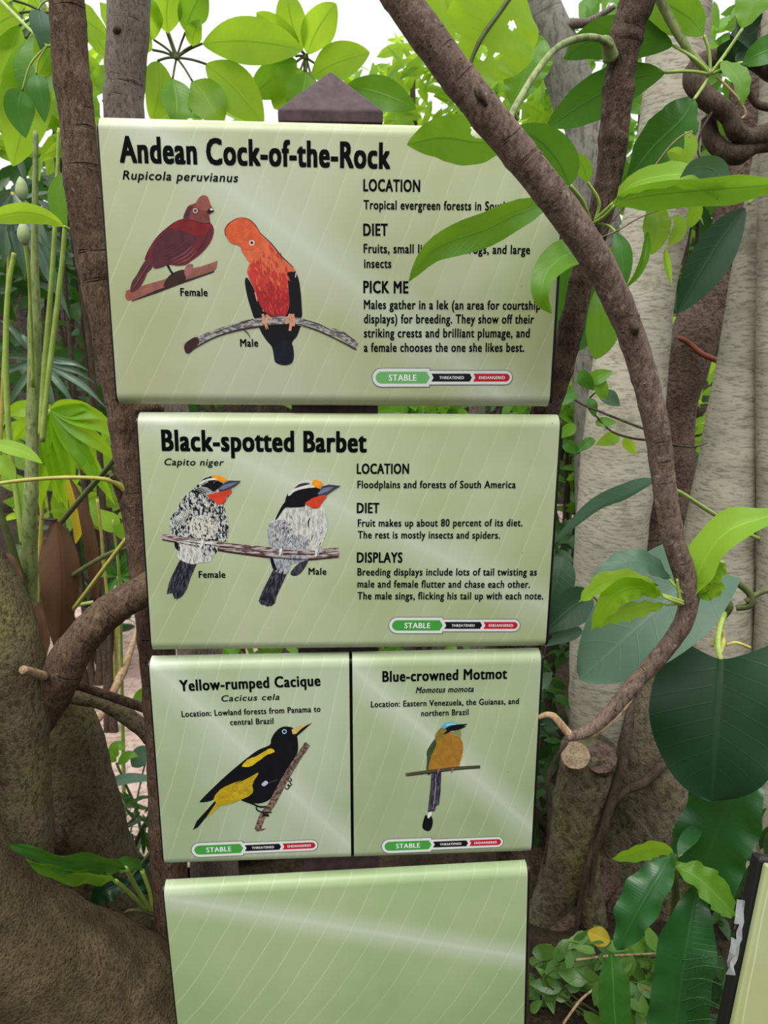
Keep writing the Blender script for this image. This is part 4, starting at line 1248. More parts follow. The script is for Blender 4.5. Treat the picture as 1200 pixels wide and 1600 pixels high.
cf = tube('cut_face', [(900, 1200, 1.79, 44), (899, 1180, 1.728, 44)], M['cut_wood'], t, 2, 18, rough=.05, rscale=20)
for p_ in cf.data.polygons: p_.use_smooth = False
cf = tube('cut_face', [(938, 1206, 1.79, 48), (938, 1184, 1.722, 48)], M['bark_reddish'], t, 2, 18, rough=.08, rscale=25)
for p_ in cf.data.polygons: p_.use_smooth = False
tube('root', [(905, 1280, 1.76, 60), (915, 1380, 1.74, 46), (930, 1450, 1.72, 40), (940, 1540, 1.7, 40)], M['bark_buttress'], t, 8, 18, rough=.12, rscale=16, seed=55)
tube('root', [(950, 1370, 1.8, 44), (915, 1410, 1.76, 42), (880, 1440, 1.73, 36), (850, 1475, 1.7, 30), (820, 1510, 1.68, 26)], M['bark_reddish'], t, 8, 18, rough=.12, rscale=18, seed=56)
tube('root', [(960, 1340, 1.84, 60), (955, 1400, 1.8, 52), (965, 1470, 1.76, 44), (975, 1560, 1.72, 44)], M['bark_reddish'], t, 8, 18, rough=.12, rscale=18, seed=57)

t = thing('pale_fig_tree', 'grey trunk leaning to the right behind the top right corner of the top sign', 'tree', P(950, 900, 2.5) * Vector((1, 1, 0)))
tube('trunk', [(730, -300, 2.4, 80), (815, -60, 2.4, 78), (842, 20, 2.4, 74), (880, 100, 2.4, 70), (905, 180, 2.4, 72), (918, 260, 2.4, 78), (926, 360, 2.42, 82), (935, 500, 2.45, 84), (945, 800, 2.5, 90), (955, 1200, 2.5, 95)], M['bark_pale_grey'], t, 8, 24, rough=.04, rscale=9, seed=61)
tube('branch', [(855, 50, 2.38, 14), (890, 38, 2.36, 16), (920, 34, 2.35, 12), (960, 10, 2.34, 8)], M['bark_grey'], t, 6, 10, rough=.1, rscale=40)

t = thing('pale_fig_tree', 'pale trunk standing by the right edge above the lime leaf', 'tree', P(1120, 1000, 2.05) * Vector((1, 1, 0)))
tube('trunk', [(1244, -260, 2.05, 48), (1230, 0, 2.05, 52), (1212, 200, 2.05, 54), (1190, 340, 2.05, 58), (1174, 440, 2.05, 64), (1164, 540, 2.05, 74), (1152, 640, 2.05, 86), (1138, 740, 2.05, 96), (1124, 840, 2.05, 108), (1112, 940, 2.05, 124), (1100, 1060, 2.05, 140), (1095, 1250, 2.02, 160), (1095, 1345, 2.02, 170)], M['bark_pale'], t, 8, 30, rough=.03, rscale=8, seed=71)
tube('trunk', [(1218, -300, 1.95, 38), (1212, 0, 1.95, 40), (1208, 200, 1.95, 42), (1206, 420, 1.95, 44), (1208, 640, 1.95, 50), (1214, 900, 1.95, 60), (1215, 1100, 1.95, 80), (1216, 1380, 1.95, 100)], M['bark_pale'], t, 8, 20, rough=.03, rscale=8, seed=72)

t = thing('fig_tree', 'reddish brown gnarled trunk in shade between the two pale trunks', 'tree', P(1050, 900, 2.6) * Vector((1, 1, 0)))
tube('trunk', [(1196, -200, 2.6, 50), (1176, 80, 2.6, 52), (1150, 300, 2.6, 56), (1128, 420, 2.6, 62), (1096, 500, 2.6, 74), (1066, 570, 2.6, 80), (1048, 650, 2.6, 78), (1040, 760, 2.6, 84), (1035, 900, 2.6, 96), (1035, 1100, 2.6, 120)], M['bark_reddish'], t, 8, 22, rough=.12, rscale=8, seed=81)
tube('orange_twig', [(1060, 528, 2.5, 7), (1075, 535, 2.5, 9), (1095, 552, 2.48, 9), (1122, 564, 2.46, 9)], M['twig_orange'], t, 6, 10)

t = thing('vine', 'dark gnarled woody vine looping at the upper right edge', 'vine', P(1130, 220, 1.75))
tube('stem', [(1330, 60, 1.9, 44), (1230, 110, 1.8, 40), (1180, 92, 1.78, 30), (1130, 88, 1.76, 26), (1096, 98, 1.75, 28), (1082, 122, 1.74, 30), (1096, 146, 1.73, 32), (1120, 164, 1.72, 32), (1140, 182, 1.72, 30), (1150, 205, 1.72, 28), (1172, 215, 1.73, 28), (1210, 205, 1.75, 30), (1320, 160, 1.85, 30)], M['vine_dark'], t, 8, 16, rough=.16, rscale=22, seed=91)
tube('stem', [(1108, 185, 1.76, 22), (1112, 215, 1.75, 26), (1130, 236, 1.74, 30), (1155, 240, 1.73, 30), (1180, 228, 1.74, 26), (1215, 222, 1.76, 24), (1320, 190, 1.85, 22)], M['vine_dark'], t, 8, 14, rough=.16, rscale=24, seed=92)
for i, a in enumerate(([(1120, 120, 1.76, 4), (1150, 150, 1.74, 4), (1165, 180, 1.74, 4), (1140, 186, 1.74, 4), (1105, 180, 1.74, 4)], [(1170, 60, 1.78, 8), (1165, 120, 1.77, 10), (1180, 160, 1.78, 12), (1210, 170, 1.78, 12)], [(1120, 165, 1.72, 4), (1098, 200, 1.7, 4), (1090, 235, 1.7, 3), (1102, 262, 1.7, 2)])):
    tube('tendril', a, M['vine_dark' if i != 0 else 'twig_tan'], t, 6, 8)

t = thing('vine', 'thin dark vines twisting down the foot of the thick pale trunk', 'vine', P(930, 1400, 1.7))
tube('stem', [(985, 1060, 1.86, 12), (984, 1110, 1.8, 14), (978, 1170, 1.76, 15), (962, 1230, 1.73, 15), (943, 1290, 1.71, 14), (930, 1330, 1.70, 12), (926, 1370, 1.69, 9), (922, 1400, 1.68, 7)], M['vine_dark'], t, 8, 10, rough=.1, rscale=50)
tube('stem', [(1046, 1180, 1.80, 16), (1010, 1220, 1.765, 15), (976, 1236, 1.75, 13), (952, 1262, 1.735, 13), (936, 1300, 1.72, 12), (922, 1340, 1.70, 11), (910, 1390, 1.69, 9), (902, 1440, 1.68, 7), (898, 1475, 1.68, 5)], M['vine_dark'], t, 8, 10, rough=.1, rscale=50)
tube('stem', [(886, 1160, 1.72, 6), (866, 1190, 1.71, 6), (856, 1230, 1.7, 6), (858, 1290, 1.7, 5), (850, 1350, 1.7, 4)], M['vine_dark'], t, 6, 8)

# ------------------------------------------------------------------ large single leaves on the right
t = thing('climbing_plant', 'huge dark green heart-shaped leaf hanging at the right edge', 'climbing plant', P(1126, 1034, 1.32))
leaf(t, M['leaf_dark'], [(1126, 1030, 1.30), (1122, 1100, 1.27), (1116, 1180, 1.25), (1112, 1252, 1.25)], 100, 'heart', pet=[(1126, 1032, 1.30), (1122, 1010, 1.36), (1124, 985, 1.45), (1135, 950, 1.6)], pd=9, tilt=-4, fold=10, wave=.05, waves=2, lobe=.32, nl=30, na=14, seed=3)
t = thing('climbing_plant', 'broad grey-green leaf behind the low curve of the slanting branch', 'climbing plant', P(1090, 900, 1.25))
leaf(t, M['leaf_blue'], [(1098, 884, 1.25), (1050, 930, 1.22), (985, 990, 1.2), (905, 1062, 1.2)], 78, 'heart', pet=[(1098, 884, 1.25), (1110, 880, 1.32), (1130, 880, 1.5)], pd=8, tilt=-12, fold=9, wave=.05, waves=2, lobe=.2, nl=28, na=12, seed=5)
t = thing('climbing_plant', 'grey-green leaf arching level across the pale trunk beside the second sign', 'climbing plant', P(1020, 770, 1.3))
leaf(t, M['leaf_blue'], [(1024, 752, 1.32), (985, 775, 1.28), (930, 800, 1.25), (858, 856, 1.22)], 25, 'ovate', pet=[(1024, 752, 1.32), (1035, 760, 1.4), (1060, 768, 1.5), (1110, 800, 1.7), (1160, 830, 1.9), (1230, 860, 2.0)], pd=7, tilt=55, fold=-32, nl=24, na=8, seed=6)
t = thing('climbing_plant', 'long dark drooping leaf in shade left of the right edge trunk', 'climbing plant', P(1110, 330, 1.8))
leaf(t, M['leaf_dark'], [(1165, 325, 1.8), (1130, 370, 1.78), (1092, 430, 1.77), (1058, 490, 1.77)], 34, 'ellip', pet=[(1170, 318, 1.8), (1185, 300, 1.82), (1205, 290, 1.85)], pd=6, tilt=20, fold=14, seed=7)
t = thing('climbing_plant', 'dark green leaf low between the second sign and the pale trunk', 'climbing plant', P(880, 960, 1.5))
leaf(t, M['leaf_dark'], [(925, 930, 1.5), (900, 945, 1.48), (875, 965, 1.46), (850, 990, 1.45)], 30, 'ovate', tilt=10, fold=14, seed=8, pet=[(925, 930, 1.5), (935, 940, 1.55), (945, 960, 1.6)])
leaf(t, M['leaf_blue'], [(910, 985, 1.5), (890, 990, 1.48), (872, 998, 1.46), (850, 1010, 1.45)], 12, 'ovate', tilt=10, fold=14, seed=9)
leaf(t, M['leaf_dark'], [(880, 870, 1.6), (870, 900, 1.58), (862, 940, 1.56), (858, 970, 1.55)], 32, 'ovate', tilt=-10, fold=14, seed=10)
t = thing('vine', 'green looping stems tangled in shade above the heart-shaped leaf', 'vine', P(1150, 930, 1.6))
tube('stem', [(1100, 900, 1.55, 9), (1140, 905, 1.55, 11), (1170, 925, 1.55, 12), (1172, 945, 1.55, 11), (1150, 950, 1.56, 10)], M['stem_dark'], t, 6, 8)
tube('stem', [(1100, 925, 1.58, 14), (1125, 930, 1.57, 15), (1140, 948, 1.56, 12), (1130, 965, 1.57, 9)], M['stem_dark'], t, 6, 8)
tube('stem', [(1165, 940, 1.55, 9), (1190, 925, 1.55, 9), (1220, 920, 1.56, 9)], M['stem_dark'], t, 6, 8)
tube('stem', [(1112, 1010, 1.5, 5), (1125, 985, 1.5, 6), (1130, 1000, 1.5, 8), (1126, 1020, 1.45, 6)], M['stem_yellow'], t, 6, 8)
tube('stem', [(1135, 1008, 1.5, 5), (1150, 1004, 1.5, 5), (1172, 1012, 1.5, 5)], M['stem_yellow'], t, 6, 8)

t = thing('shrub', 'thin twig of small oval leaves crossing in front of the thick pale trunk', 'shrub', P(880, 600, 1.6))
tube('stem', [(860, 590, 1.6, 3), (900, 626, 1.55, 3.5), (940, 644, 1.5, 4), (985, 662, 1.45, 4), (1020, 676, 1.4, 4), (1050, 694, 1.42, 4), (1085, 698, 1.45, 3), (1105, 692, 1.5, 2)], M['vine_dark'], t, 6, 6)
tube('stem', [(935, 610, 1.55, 3), (920, 630, 1.55, 3), (950, 670, 1.52, 3), (985, 684, 1.46, 4), (1018, 688, 1.42, 4)], M['vine_dark'], t, 6, 6)
for i, (x, y, dx, dy, w, mt) in enumerate(((905, 580, 12, 16, 13, 'leaf_deep'), (920, 595, 20, -8, 12, 'leaf_mid'), (935, 590, 6, 22, 11, 'leaf_mid'), (900, 612, -22, 12, 12, 'leaf_deep'), (922, 622, 4, 16, 9, 'leaf_deep'), (942, 612, 14, 12, 12, 'leaf_blue'),
                                           (968, 680, -20, 8, 11, 'leaf_sun'), (975, 684, 10, 14, 9, 'leaf_sun'), (930, 660, 18, 0, 9, 'leaf_mid'), (900, 665, -18, 10, 10, 'leaf_mid'), (880, 690, 14, 10, 10, 'leaf_deep'), (928, 685, -16, 12, 9, 'leaf_deep'))):
    leaf(t, M[mt], [(x, y, 1.54), (x + dx * .6, y + dy * .6, 1.53), (x + dx * 1.2, y + dy * 1.2, 1.53), (x + dx * 1.9, y + dy * 1.9, 1.53)], w, 'ovate', tilt=(i * 37) % 50 - 25, nl=9, na=4, seed=i)

# ------------------------------------------------------------------ bird's nest fern and creepers at the lower right
t = thing('birds_nest_fern', "dark glossy fern with wavy strap fronds below the heart-shaped leaf", 'fern', P(1075, 1640, 1.35))
leaf(t, M['leaf_fern'], [(1092, 1400, 1.40), (1102, 1350, 1.38), (1120, 1300, 1.37), (1150, 1235, 1.36), (1180, 1170, 1.37)], 56, 'strap', tilt=8, fold=12, wave=.22, waves=4, nl=40, na=10, seed=1, name='frond')
leaf(t, M['leaf_fern'], [(1040, 1680, 1.22), (1056, 1600, 1.24), (1070, 1500, 1.26), (1088, 1400, 1.30), (1094, 1370, 1.32)], 44, 'strap', tilt=-8, fold=10, wave=.12, waves=5, nl=36, na=8, seed=2, name='frond')
leaf(t, M['leaf_fern'], [(1052, 1330, 1.32), (1028, 1370, 1.28), (995, 1425, 1.26), (965, 1485, 1.26)], 34, 'ellip', tilt=-24, fold=16, wave=.16, waves=4, nl=30, na=8, seed=3, name='frond')
leaf(t, M['leaf_sun'], [(1052, 1332, 1.32), (1025, 1325, 1.30), (995, 1332, 1.29), (955, 1342, 1.28)], 15, 'ellip', tilt=30, fold=16, wave=.15, seed=4, name='frond')
leaf(t, M['leaf_mid'], [(1050, 1352, 1.30), (1080, 1365, 1.28), (1110, 1390, 1.27), (1150, 1432, 1.27)], 28, 'ellip', tilt=30, fold=18, wave=.22, seed=5, name='frond')
leaf(t, M['leaf_deep'], [(955, 1490, 1.25), (958, 1530, 1.23), (960, 1580, 1.22), (965, 1640, 1.21)], 25, 'strap', tilt=10, fold=14, wave=.08, seed=6, name='frond')
leaf(t, M['leaf_fern'], [(1060, 1340, 1.33), (1068, 1320, 1.35), (1085, 1300, 1.38), (1100, 1285, 1.4)], 12, 'ellip', tilt=0, fold=14, wave=.1, seed=7, name='frond')
tube('stem', [(1045, 1700, 1.3, 30), (1050, 1560, 1.33, 26), (1055, 1440, 1.35, 16), (1055, 1335, 1.34, 6)], M['stem_dark'], t, 6, 10)


def leaf_cloud(name, parent, mat, spots, seed, Lpx, ratio=.42, droop=.5, face=.55, prof='ellip', nl=4, na=2):
    """many leaves as one foliage mesh; spots: list of (px,py,Y)"""
    r = random.Random(seed)
    V, F, U = [], [], []
    for (x, y, Y) in spots:
        p = P(x, y, Y)
        L = Lpx * mpp(p) * r.uniform(.6, 1.25)
        d = Vector((r.gauss(0, 1), r.gauss(0, .6), r.gauss(0, .7) - droop)).normalized()
        view = (CAM - p).normalized()
        n = (Vector((r.gauss(0, .6), r.gauss(0, .6), r.gauss(.5, .6))) + view * face * 1.6)
        n = (n - d * n.dot(d)).normalized()
        s = d.cross(n)
        w = L * ratio * r.uniform(.8, 1.15) * .5
        b = len(V)
        f = PROF[prof]
        bend = r.uniform(.05, .35)
        for i in range(nl + 1):
            t = i / nl
            ww = w * max(f(t), .03)
            c = p + d * (L * (t - .5)) - n * (bend * L * (t - .4) ** 2)
            for j in range(na + 1):
                u = j / na * 2 - 1
                V.append(c + s * (u * ww) + n * (abs(u) * ww * .22))
                U.append((j / na, t))
        for i in range(nl):
            for j in range(na):
                a = b + i * (na + 1) + j
                F.append((a, a + 1, a + na + 2, a + na + 1))
    return mesh_obj(name, V, F, mat, parent, U)


def plant(name, label, cat, cx, cy, rx, ry, Y, dY, n, Lpx, mat, seed, ratio=.42, droop=.5, face=.55, group=None, trunk=True, prof='ellip', nstem=3, smat='vine_dark', base_y=None, td=8, ls=4):
    """background shrub: a foliage mesh on a few stems that rise from the ground"""
    r = random.Random(seed)
    c = P(cx, cy, Y)
    foot = Vector((c.x + r.uniform(-.1, .1), c.y, 0))
    t = thing(name, label, cat, foot, group)
    spots = []
    for i in range(n):
        while True:
            a, b, k = r.uniform(-1, 1), r.uniform(-1, 1), r.uniform(-1, 1)
            q = a * a + b * b
            if q < 1 and r.random() < 1.2 - .5 * q: break
        spots.append((cx + a * rx, cy + b * ry, Y + k * dY))
    leaf_cloud('foliage', t, M[mat], spots, seed, Lpx, ratio, droop, face, prof, nl=ls)
    if trunk:
        for i in range(nstem):
            a, b = r.uniform(-.5, .5), r.uniform(-.7, .2)
            top = P(cx + a * rx, cy + b * ry, Y + r.uniform(-.5, .5) * dY)
            m_ = foot.lerp(top, .5) + Vector((r.uniform(-.1, .1), 0, 0))
            m_.z = top.z * .5
            R_ = td * mpp(c) * .5
            pts = [(foot.x + i * .02, foot.y, -.05, R_ * 1.5), (m_.x, m_.y, m_.z, R_), (top.x, top.y, top.z, R_ * .5)]
            cps = [(Vector(q[:3]), q[3]) for q in catmull(pts, 6)]
            V, F, U = tube_geo(cps, 7, .08, 20, seed)
            mesh_obj('stem', V, F, M[smat], t, U)
    return t


# creeping plants on the soil, lower right
for i, (cx, cy, rx, ry, Y, n, L, mt, lab) in enumerate((
        (865, 1545, 45, 70, 1.5, 46, 46, 'foliage_ground', 'creeping plant of pointed leaves hugging the right edge of the blank sign'),
        (930, 1500, 60, 45, 1.45, 44, 44, 'foliage_ground', 'creeping plant of pointed leaves around the yellow leaf below the tree roots'),
        (985, 1580, 60, 50, 1.35, 44, 50, 'foliage_ground', 'creeping plant of pale leaves left of the wavy fern by the bottom frame edge'),
        (1000, 1500, 40, 40, 1.5, 30, 40, 'foliage_mid', 'creeping plant of small leaves behind the hanging fern frond'),
        (1105, 1560, 50, 60, 1.4, 40, 40, 'foliage_deep', 'dark creeping plant between the wavy fern and the corner sign'))):
    plant('creeping_plant', lab, 'creeping plant', cx, cy, rx, ry, Y, .06, n, L, mt, 300 + i, ratio=.5, droop=.1, face=.7, group='creeping plants on the soil at the lower right', prof='ovate', nstem=4, smat='stem_dark', td=2.5, ls=6)

t = thing('feathery_fern', 'fine feathery fern fringe against the right side of the wavy fern', 'fern', P(1090, 1640, 1.3))
rr = random.Random(8)
for k in range(9):
    x0, y0 = 1068 + rr.uniform(-6, 10), 1500 + k * 16
    pts = [(x0, y0, 1.22), (x0 + 30, y0 - 8 + rr.uniform(-6, 6), 1.21), (x0 + 62, y0 + rr.uniform(-8, 12), 1.20)]
    V, F, U = tube_geo(px_path([(a, b, c, 2) for a, b, c in pts], 8), 5)
    cp = [P(*q) for q in catmull(pts, 10)]
    for i, c in enumerate(cp):
        for s in (-1, 1):
            tip = c + Vector((s * .002 + rr.uniform(0, .005), rr.uniform(-.004, .004), s * .012 * (1 - i / len(cp) * .6)))
            b = len(V)
            V += [c, c + Vector((.0022, 0, 0)), tip]
            U += [(0, 0), (1, 0), (.5, 1)]
            F.append((b, b + 1, b + 2))
    mesh_obj('frond', V, F, M['leaf_fern'], t, U)

t = thing('fallen_leaf', 'single yellow leaf lying among the creepers at the foot of the roots', 'leaf', P(935, 1465, 1.45))
leaf(t, M['leaf_yellow'], [(918, 1455, 1.45), (930, 1462, 1.445), (942, 1466, 1.44), (953, 1470, 1.44)], 15, 'ellip', tilt=15, seed=2, name='blade')
for i, a in enumerate(([(880, 1600, 1.3, 4), (910, 1560, 1.33, 4), (945, 1535, 1.36, 3)], [(900, 1500, 1.4, 4), (950, 1494, 1.4, 4), (1030, 1490, 1.42, 3)], [(1000, 1540, 1.3, 3), (1030, 1560, 1.3, 3), (1042, 1590, 1.3, 3)])):
    t = thing('stick', ('dry straw-coloured twig leaning over the creepers beside the blank sign', 'level tan twig lying on the creepers below the yellow leaf', 'curved thin dry twig left of the wavy fern base')[i], 'stick', P(a[0][0], a[0][1], a[0][2]))
    tube('shaft', a, M['twig_tan'], t, 6, 6)

# ------------------------------------------------------------------ corner sign, lower right
A = P(1199, 1352, .95); B = P(1147, 1600, .90)
dwn = (B - A).normalized()
rgt = Vector((1, .12, 0)).normalized()
nrm = rgt.cross(dwn).normalized()
if nrm.dot(CAM - A) < 0: nrm = -nrm
rgt = dwn.cross(nrm).normalized()
if rgt.x < 0: rgt = -rgt
mat = Matrix((rgt, -dwn, nrm)).transposed().to_4x4()
mat.translation = A
t = thing('corner_sign', 'tilted pale sign with a thick black edge cut off by the lower right corner', 'sign', None, mat=mat)


def rbox(name, parent, m, x0, x1, y0, y1, z0, z1, bev=.006):
    V = [Vector((x, y, z)) for z in (z0, z1) for y in (y0, y1) for x in (x0, x1)]
    F = [(0, 2, 3, 1), (4, 5, 7, 6), (0, 1, 5, 4), (2, 6, 7, 3), (0, 4, 6, 2), (1, 3, 7, 5)]
    o = mesh_obj(name, V, F, M[m], parent, local=True, smooth=False)
    b = o.modifiers.new('bevel', 'BEVEL'); b.width = bev; b.segments = 3
    return o


sign_mat('print_corner', (144, 150, 98), (160, 166, 122), (.2, -.2), (.5, -.3), (.4, .5, 20), .05)
rbox('panel', t, 'print_corner', .0, .4, -.5, 0, -.012, 0, .004)
rbox('backing', t, 'sign_black', -.004, .404, -.504, .004, -.036, -.0125, .006)
sp_ = thing('torn_tape', 'crumpled clear tape scrap stuck to the black edge of the corner sign', 'tape', P(1156, 1470, .93))
rr = random.Random(3)
V = [P(1160 + (i % 3 - 1) * 7 - (i // 3) * 2 + rr.uniform(-3, 3), 1405 + (i // 3) * 12 + rr.uniform(-4, 4), .945 - (i // 3) * .009 + rr.uniform(-.004, .004)) for i in range(33)]
F = []
for j in range(10):
    for i in range(2):
        a = j * 3 + i
        if j in (3, 4) and i == 0: continue
        F.append((a, a + 1, a + 4, a + 3))
mesh_obj('film', V, F, M['plastic'], sp_, smooth=False)

# ------------------------------------------------------------------ left: canes, buds, palm leaves, dry leaf
t = thing('cane_plant', 'pale green jointed cane rising at the left with two slim green stalks', 'cane plant', P(40, 1000, 1.7) * Vector((1, 1, 0)))
tube('cane', [(56, 205, 1.6, 7), (55, 300, 1.6, 9), (54, 400, 1.6, 11), (54, 480, 1.6, 18), (54, 560, 1.6, 20), (52, 640, 1.6, 20), (50, 720, 1.6, 20), (47, 800, 1.6, 22), (43, 900, 1.62, 30), (38, 1000, 1.64, 36), (36, 1200, 1.68, 36), (36, 1400, 1.7, 36)], M['cane_green'], t, 8, 16, rough=.03, rscale=40, seed=1, ring=.14, ringfreq=36)
tube('stalk', [(92, 200, 1.58, 5), (88, 310, 1.58, 7), (82, 420, 1.58, 8), (74, 520, 1.58, 9), (68, 600, 1.58, 10), (64, 680, 1.58, 10)], M['stem_green'], t, 8, 8)
tube('stalk', [(103, 330, 1.56, 7), (98, 400, 1.56, 8), (88, 490, 1.56, 9), (77, 580, 1.56, 9), (66, 690, 1.57, 9)], M['stem_green'], t, 8, 8)
tube('stalk', [(22, 395, 1.6, 7), (12, 460, 1.6, 8), (9, 560, 1.6, 9), (14, 680, 1.6, 9), (24, 760, 1.6, 9), (36, 850, 1.6, 10)], M['stem_green'], t, 8, 8)
tube('stalk', [(-10, 770, 1.55, 9), (10, 830, 1.56, 11), (28, 890, 1.58, 14), (40, 940, 1.6, 16)], M['stem_dark'], t, 8, 8)
t = thing('flower_bud', 'upper pale ribbed bud on a thin stalk at the far left', 'bud', P(34, 425, 1.5))
for nm, bx, by, sy in (('flower_bud', 33, 296, 1), ('flower_bud', 36, 365, 1)):
    if by == 365: t = thing('flower_bud', 'lower small pale bud on a thin stalk at the far left', 'bud', P(40, 480, 1.5))
    tube('bud', [(bx - 2, by - 20, 1.5, 3), (bx, by - 10, 1.5, 15), (bx + 1, by + 3, 1.5, 19), (bx + 2, by + 14, 1.5, 12), (bx + 2, by + 18, 1.5, 4)], M['bud'], t, 5, 12)
    tube('stalk', [(bx + 2, by + 16, 1.5, 4), (bx + 8, by + 60, 1.51, 4), (bx + 12, by + 120, 1.53, 5), (bx + 16, by + 240, 1.57, 6)], M['stem_green'], t, 5, 6)


def fan(name, label, hub, leaflets, mat, hw, stalk, sm='stem_yellow', Y2=0, seed=0, prof='lance', fold=24, cat='palm', group=None, pd=7):
    t = thing(name, label, cat, P(*stalk[-1]) , group)
    tube('stalk', [(x, y, Y, pd) for x, y, Y in stalk], M[sm], t, 6, 8)
    for i, (x, y) in enumerate(leaflets):
        hx, hy, hY = hub
        mx_, my_ = (hx + x) / 2, (hy + y) / 2 - abs(x - hx) * .08
        leaf(t, M[mat], [(hx, hy, hY), (hx + (x - hx) * .35, hy + (y - hy) * .35 - abs(x - hx) * .05, hY - .02), (mx_ + (x - hx) * .2, my_ + (y - hy) * .2, hY - .03), (x, y, hY - .02)], hw, prof, tilt=(i * 29 + seed * 13) % 40 - 20, fold=fold, nl=12, na=4, seed=seed + i, name='leaflet')
    return t


fan('fan_palm', 'bright yellow-green fan palm leaf glowing left of the second sign', (78, 640, 2.1), [(20, 690), (5, 650), (40, 780), (62, 800), (92, 790), (118, 770), (145, 755), (180, 790), (192, 730), (188, 690), (175, 660), (150, 640), (60, 740), (105, 800), (165, 770)], 'leaf_palm', 15, [(78, 640, 2.1), (72, 700, 2.12), (60, 900, 2.2), (50, 1100, 2.3)], seed=1)
fan('fan_palm', 'grey-green fan palm frond at the left edge behind the buds', (20, 300, 2.2), [(-30, 340), (-20, 400), (5, 420), (25, 410), (60, 430), (95, 470), (110, 500), (80, 400), (40, 440)], 'leaf_frond', 14, [(20, 300, 2.2), (10, 500, 2.22), (-10, 900, 2.3)], seed=2)
fan('fan_palm', 'dark grey palm frond drooping behind the canes at mid left', (60, 560, 2.6), [(0, 560), (-20, 600), (10, 640), (150, 600), (168, 640), (140, 580), (120, 640), (30, 520), (0, 500), (90, 655)], 'leaf_frond', 6, [(60, 560, 2.6), (55, 700, 2.65), (50, 1000, 2.7)], seed=3)
fan('fan_palm', 'long dark green blade palm at the top left edge', (-10, 130, 2.0), [(40, 10), (20, -10), (60, 30), (-30, 20)], 'leaf_frond', 12, [(-10, 130, 2.0), (-30, 400, 2.05), (-40, 900, 2.1)], seed=4)
fan('fan_palm', 'pale green narrow-leaved palm low behind the left branch', (185, 900, 2.6), [(150, 870), (140, 900), (160, 940), (215, 865), (225, 890), (228, 920), (205, 850), (195, 950)], 'leaf_deep', 6, [(185, 900, 2.6), (182, 1000, 2.65), (180, 1100, 2.7)], seed=5)

t = thing('dry_leaf', 'large curled dead brown leaf hanging above the fig tree fork', 'leaf', P(80, 820, 1.45))
leaf(t, M['leaf_brown'], [(88, 812, 1.46), (94, 870, 1.44), (96, 940, 1.43), (92, 1030, 1.44)], 33, 'ovate', tilt=10, fold=-24, wave=.12, waves=2, seed=1, name='blade')
tube('stalk', [(88, 812, 1.46, 5), (76, 812, 1.47, 5), (66, 810, 1.48, 4)], M['vine_dark'], t, 4, 6)
t = thing('dry_leaf', 'narrow brown and yellow dying leaf beside the dead brown leaf', 'leaf', P(130, 760, 1.6))
leaf(t, M['leaf_brown'], [(108, 745, 1.6), (130, 790, 1.59), (146, 860, 1.58), (152, 960, 1.58)], 13, 'ellip', tilt=-25, fold=30, seed=2, name='blade')
leaf(t, M['leaf_yellow'], [(104, 748, 1.62), (116, 780, 1.62), (122, 820, 1.62), (118, 850, 1.62)], 11, 'ellip', tilt=10, fold=20, seed=3, name='blade')
t = thing('dry_leaf', 'dark dead leaf mass drooping at the left edge under the canes', 'leaf', P(20, 870, 1.5))
leaf(t, M['leaf_brown'], [(8, 862, 1.5), (14, 900, 1.49), (14, 940, 1.49), (6, 990, 1.5)], 20, 'ovate', tilt=20, fold=30, wave=.1, seed=4, name='blade')
leaf(t, M['leaf_brown'], [(58, 940, 1.52), (64, 970, 1.51), (66, 1000, 1.51), (62, 1050, 1.52)], 18, 'ovate', tilt=-20, fold=30, wave=.1, seed=5, name='blade')

for i, (a, lab, mt, d) in enumerate((
        ([(92, 820, 1.5), (130, 775, 1.45), (165, 735, 1.4), (190, 702, 1.36)], 'olive green stem slanting up to the leaning trunk beside the palm', 'stem_dark', 9),
        ([(72, 928, 1.5), (120, 895, 1.45), (170, 866, 1.4), (212, 852, 1.36)], 'green stem rising gently in front of the dead brown leaf', 'stem_dark', 8),
        ([(82, 990, 1.5), (120, 945, 1.45), (165, 885, 1.4), (208, 828, 1.36)], 'straight yellow stem slanting across the dead brown leaf', 'stem_yellow', 7),
        ([(152, 780, 1.7), (158, 830, 1.7), (162, 880, 1.7), (170, 950, 1.7)], 'upright yellowish stem between the dying leaf and trunk', 'stem_yellow', 5),
        ([(80, 960, 1.62), (110, 948, 1.62), (150, 940, 1.62), (185, 930, 1.62)], 'low level green stem behind the fig branch', 'stem_green', 6))):
    t = thing('leaf_stalk', lab, 'stem', P(*a[0]))
    tube('stem', [(x, y, Y, d) for x, y, Y in a], M[mt], t, 6, 8)

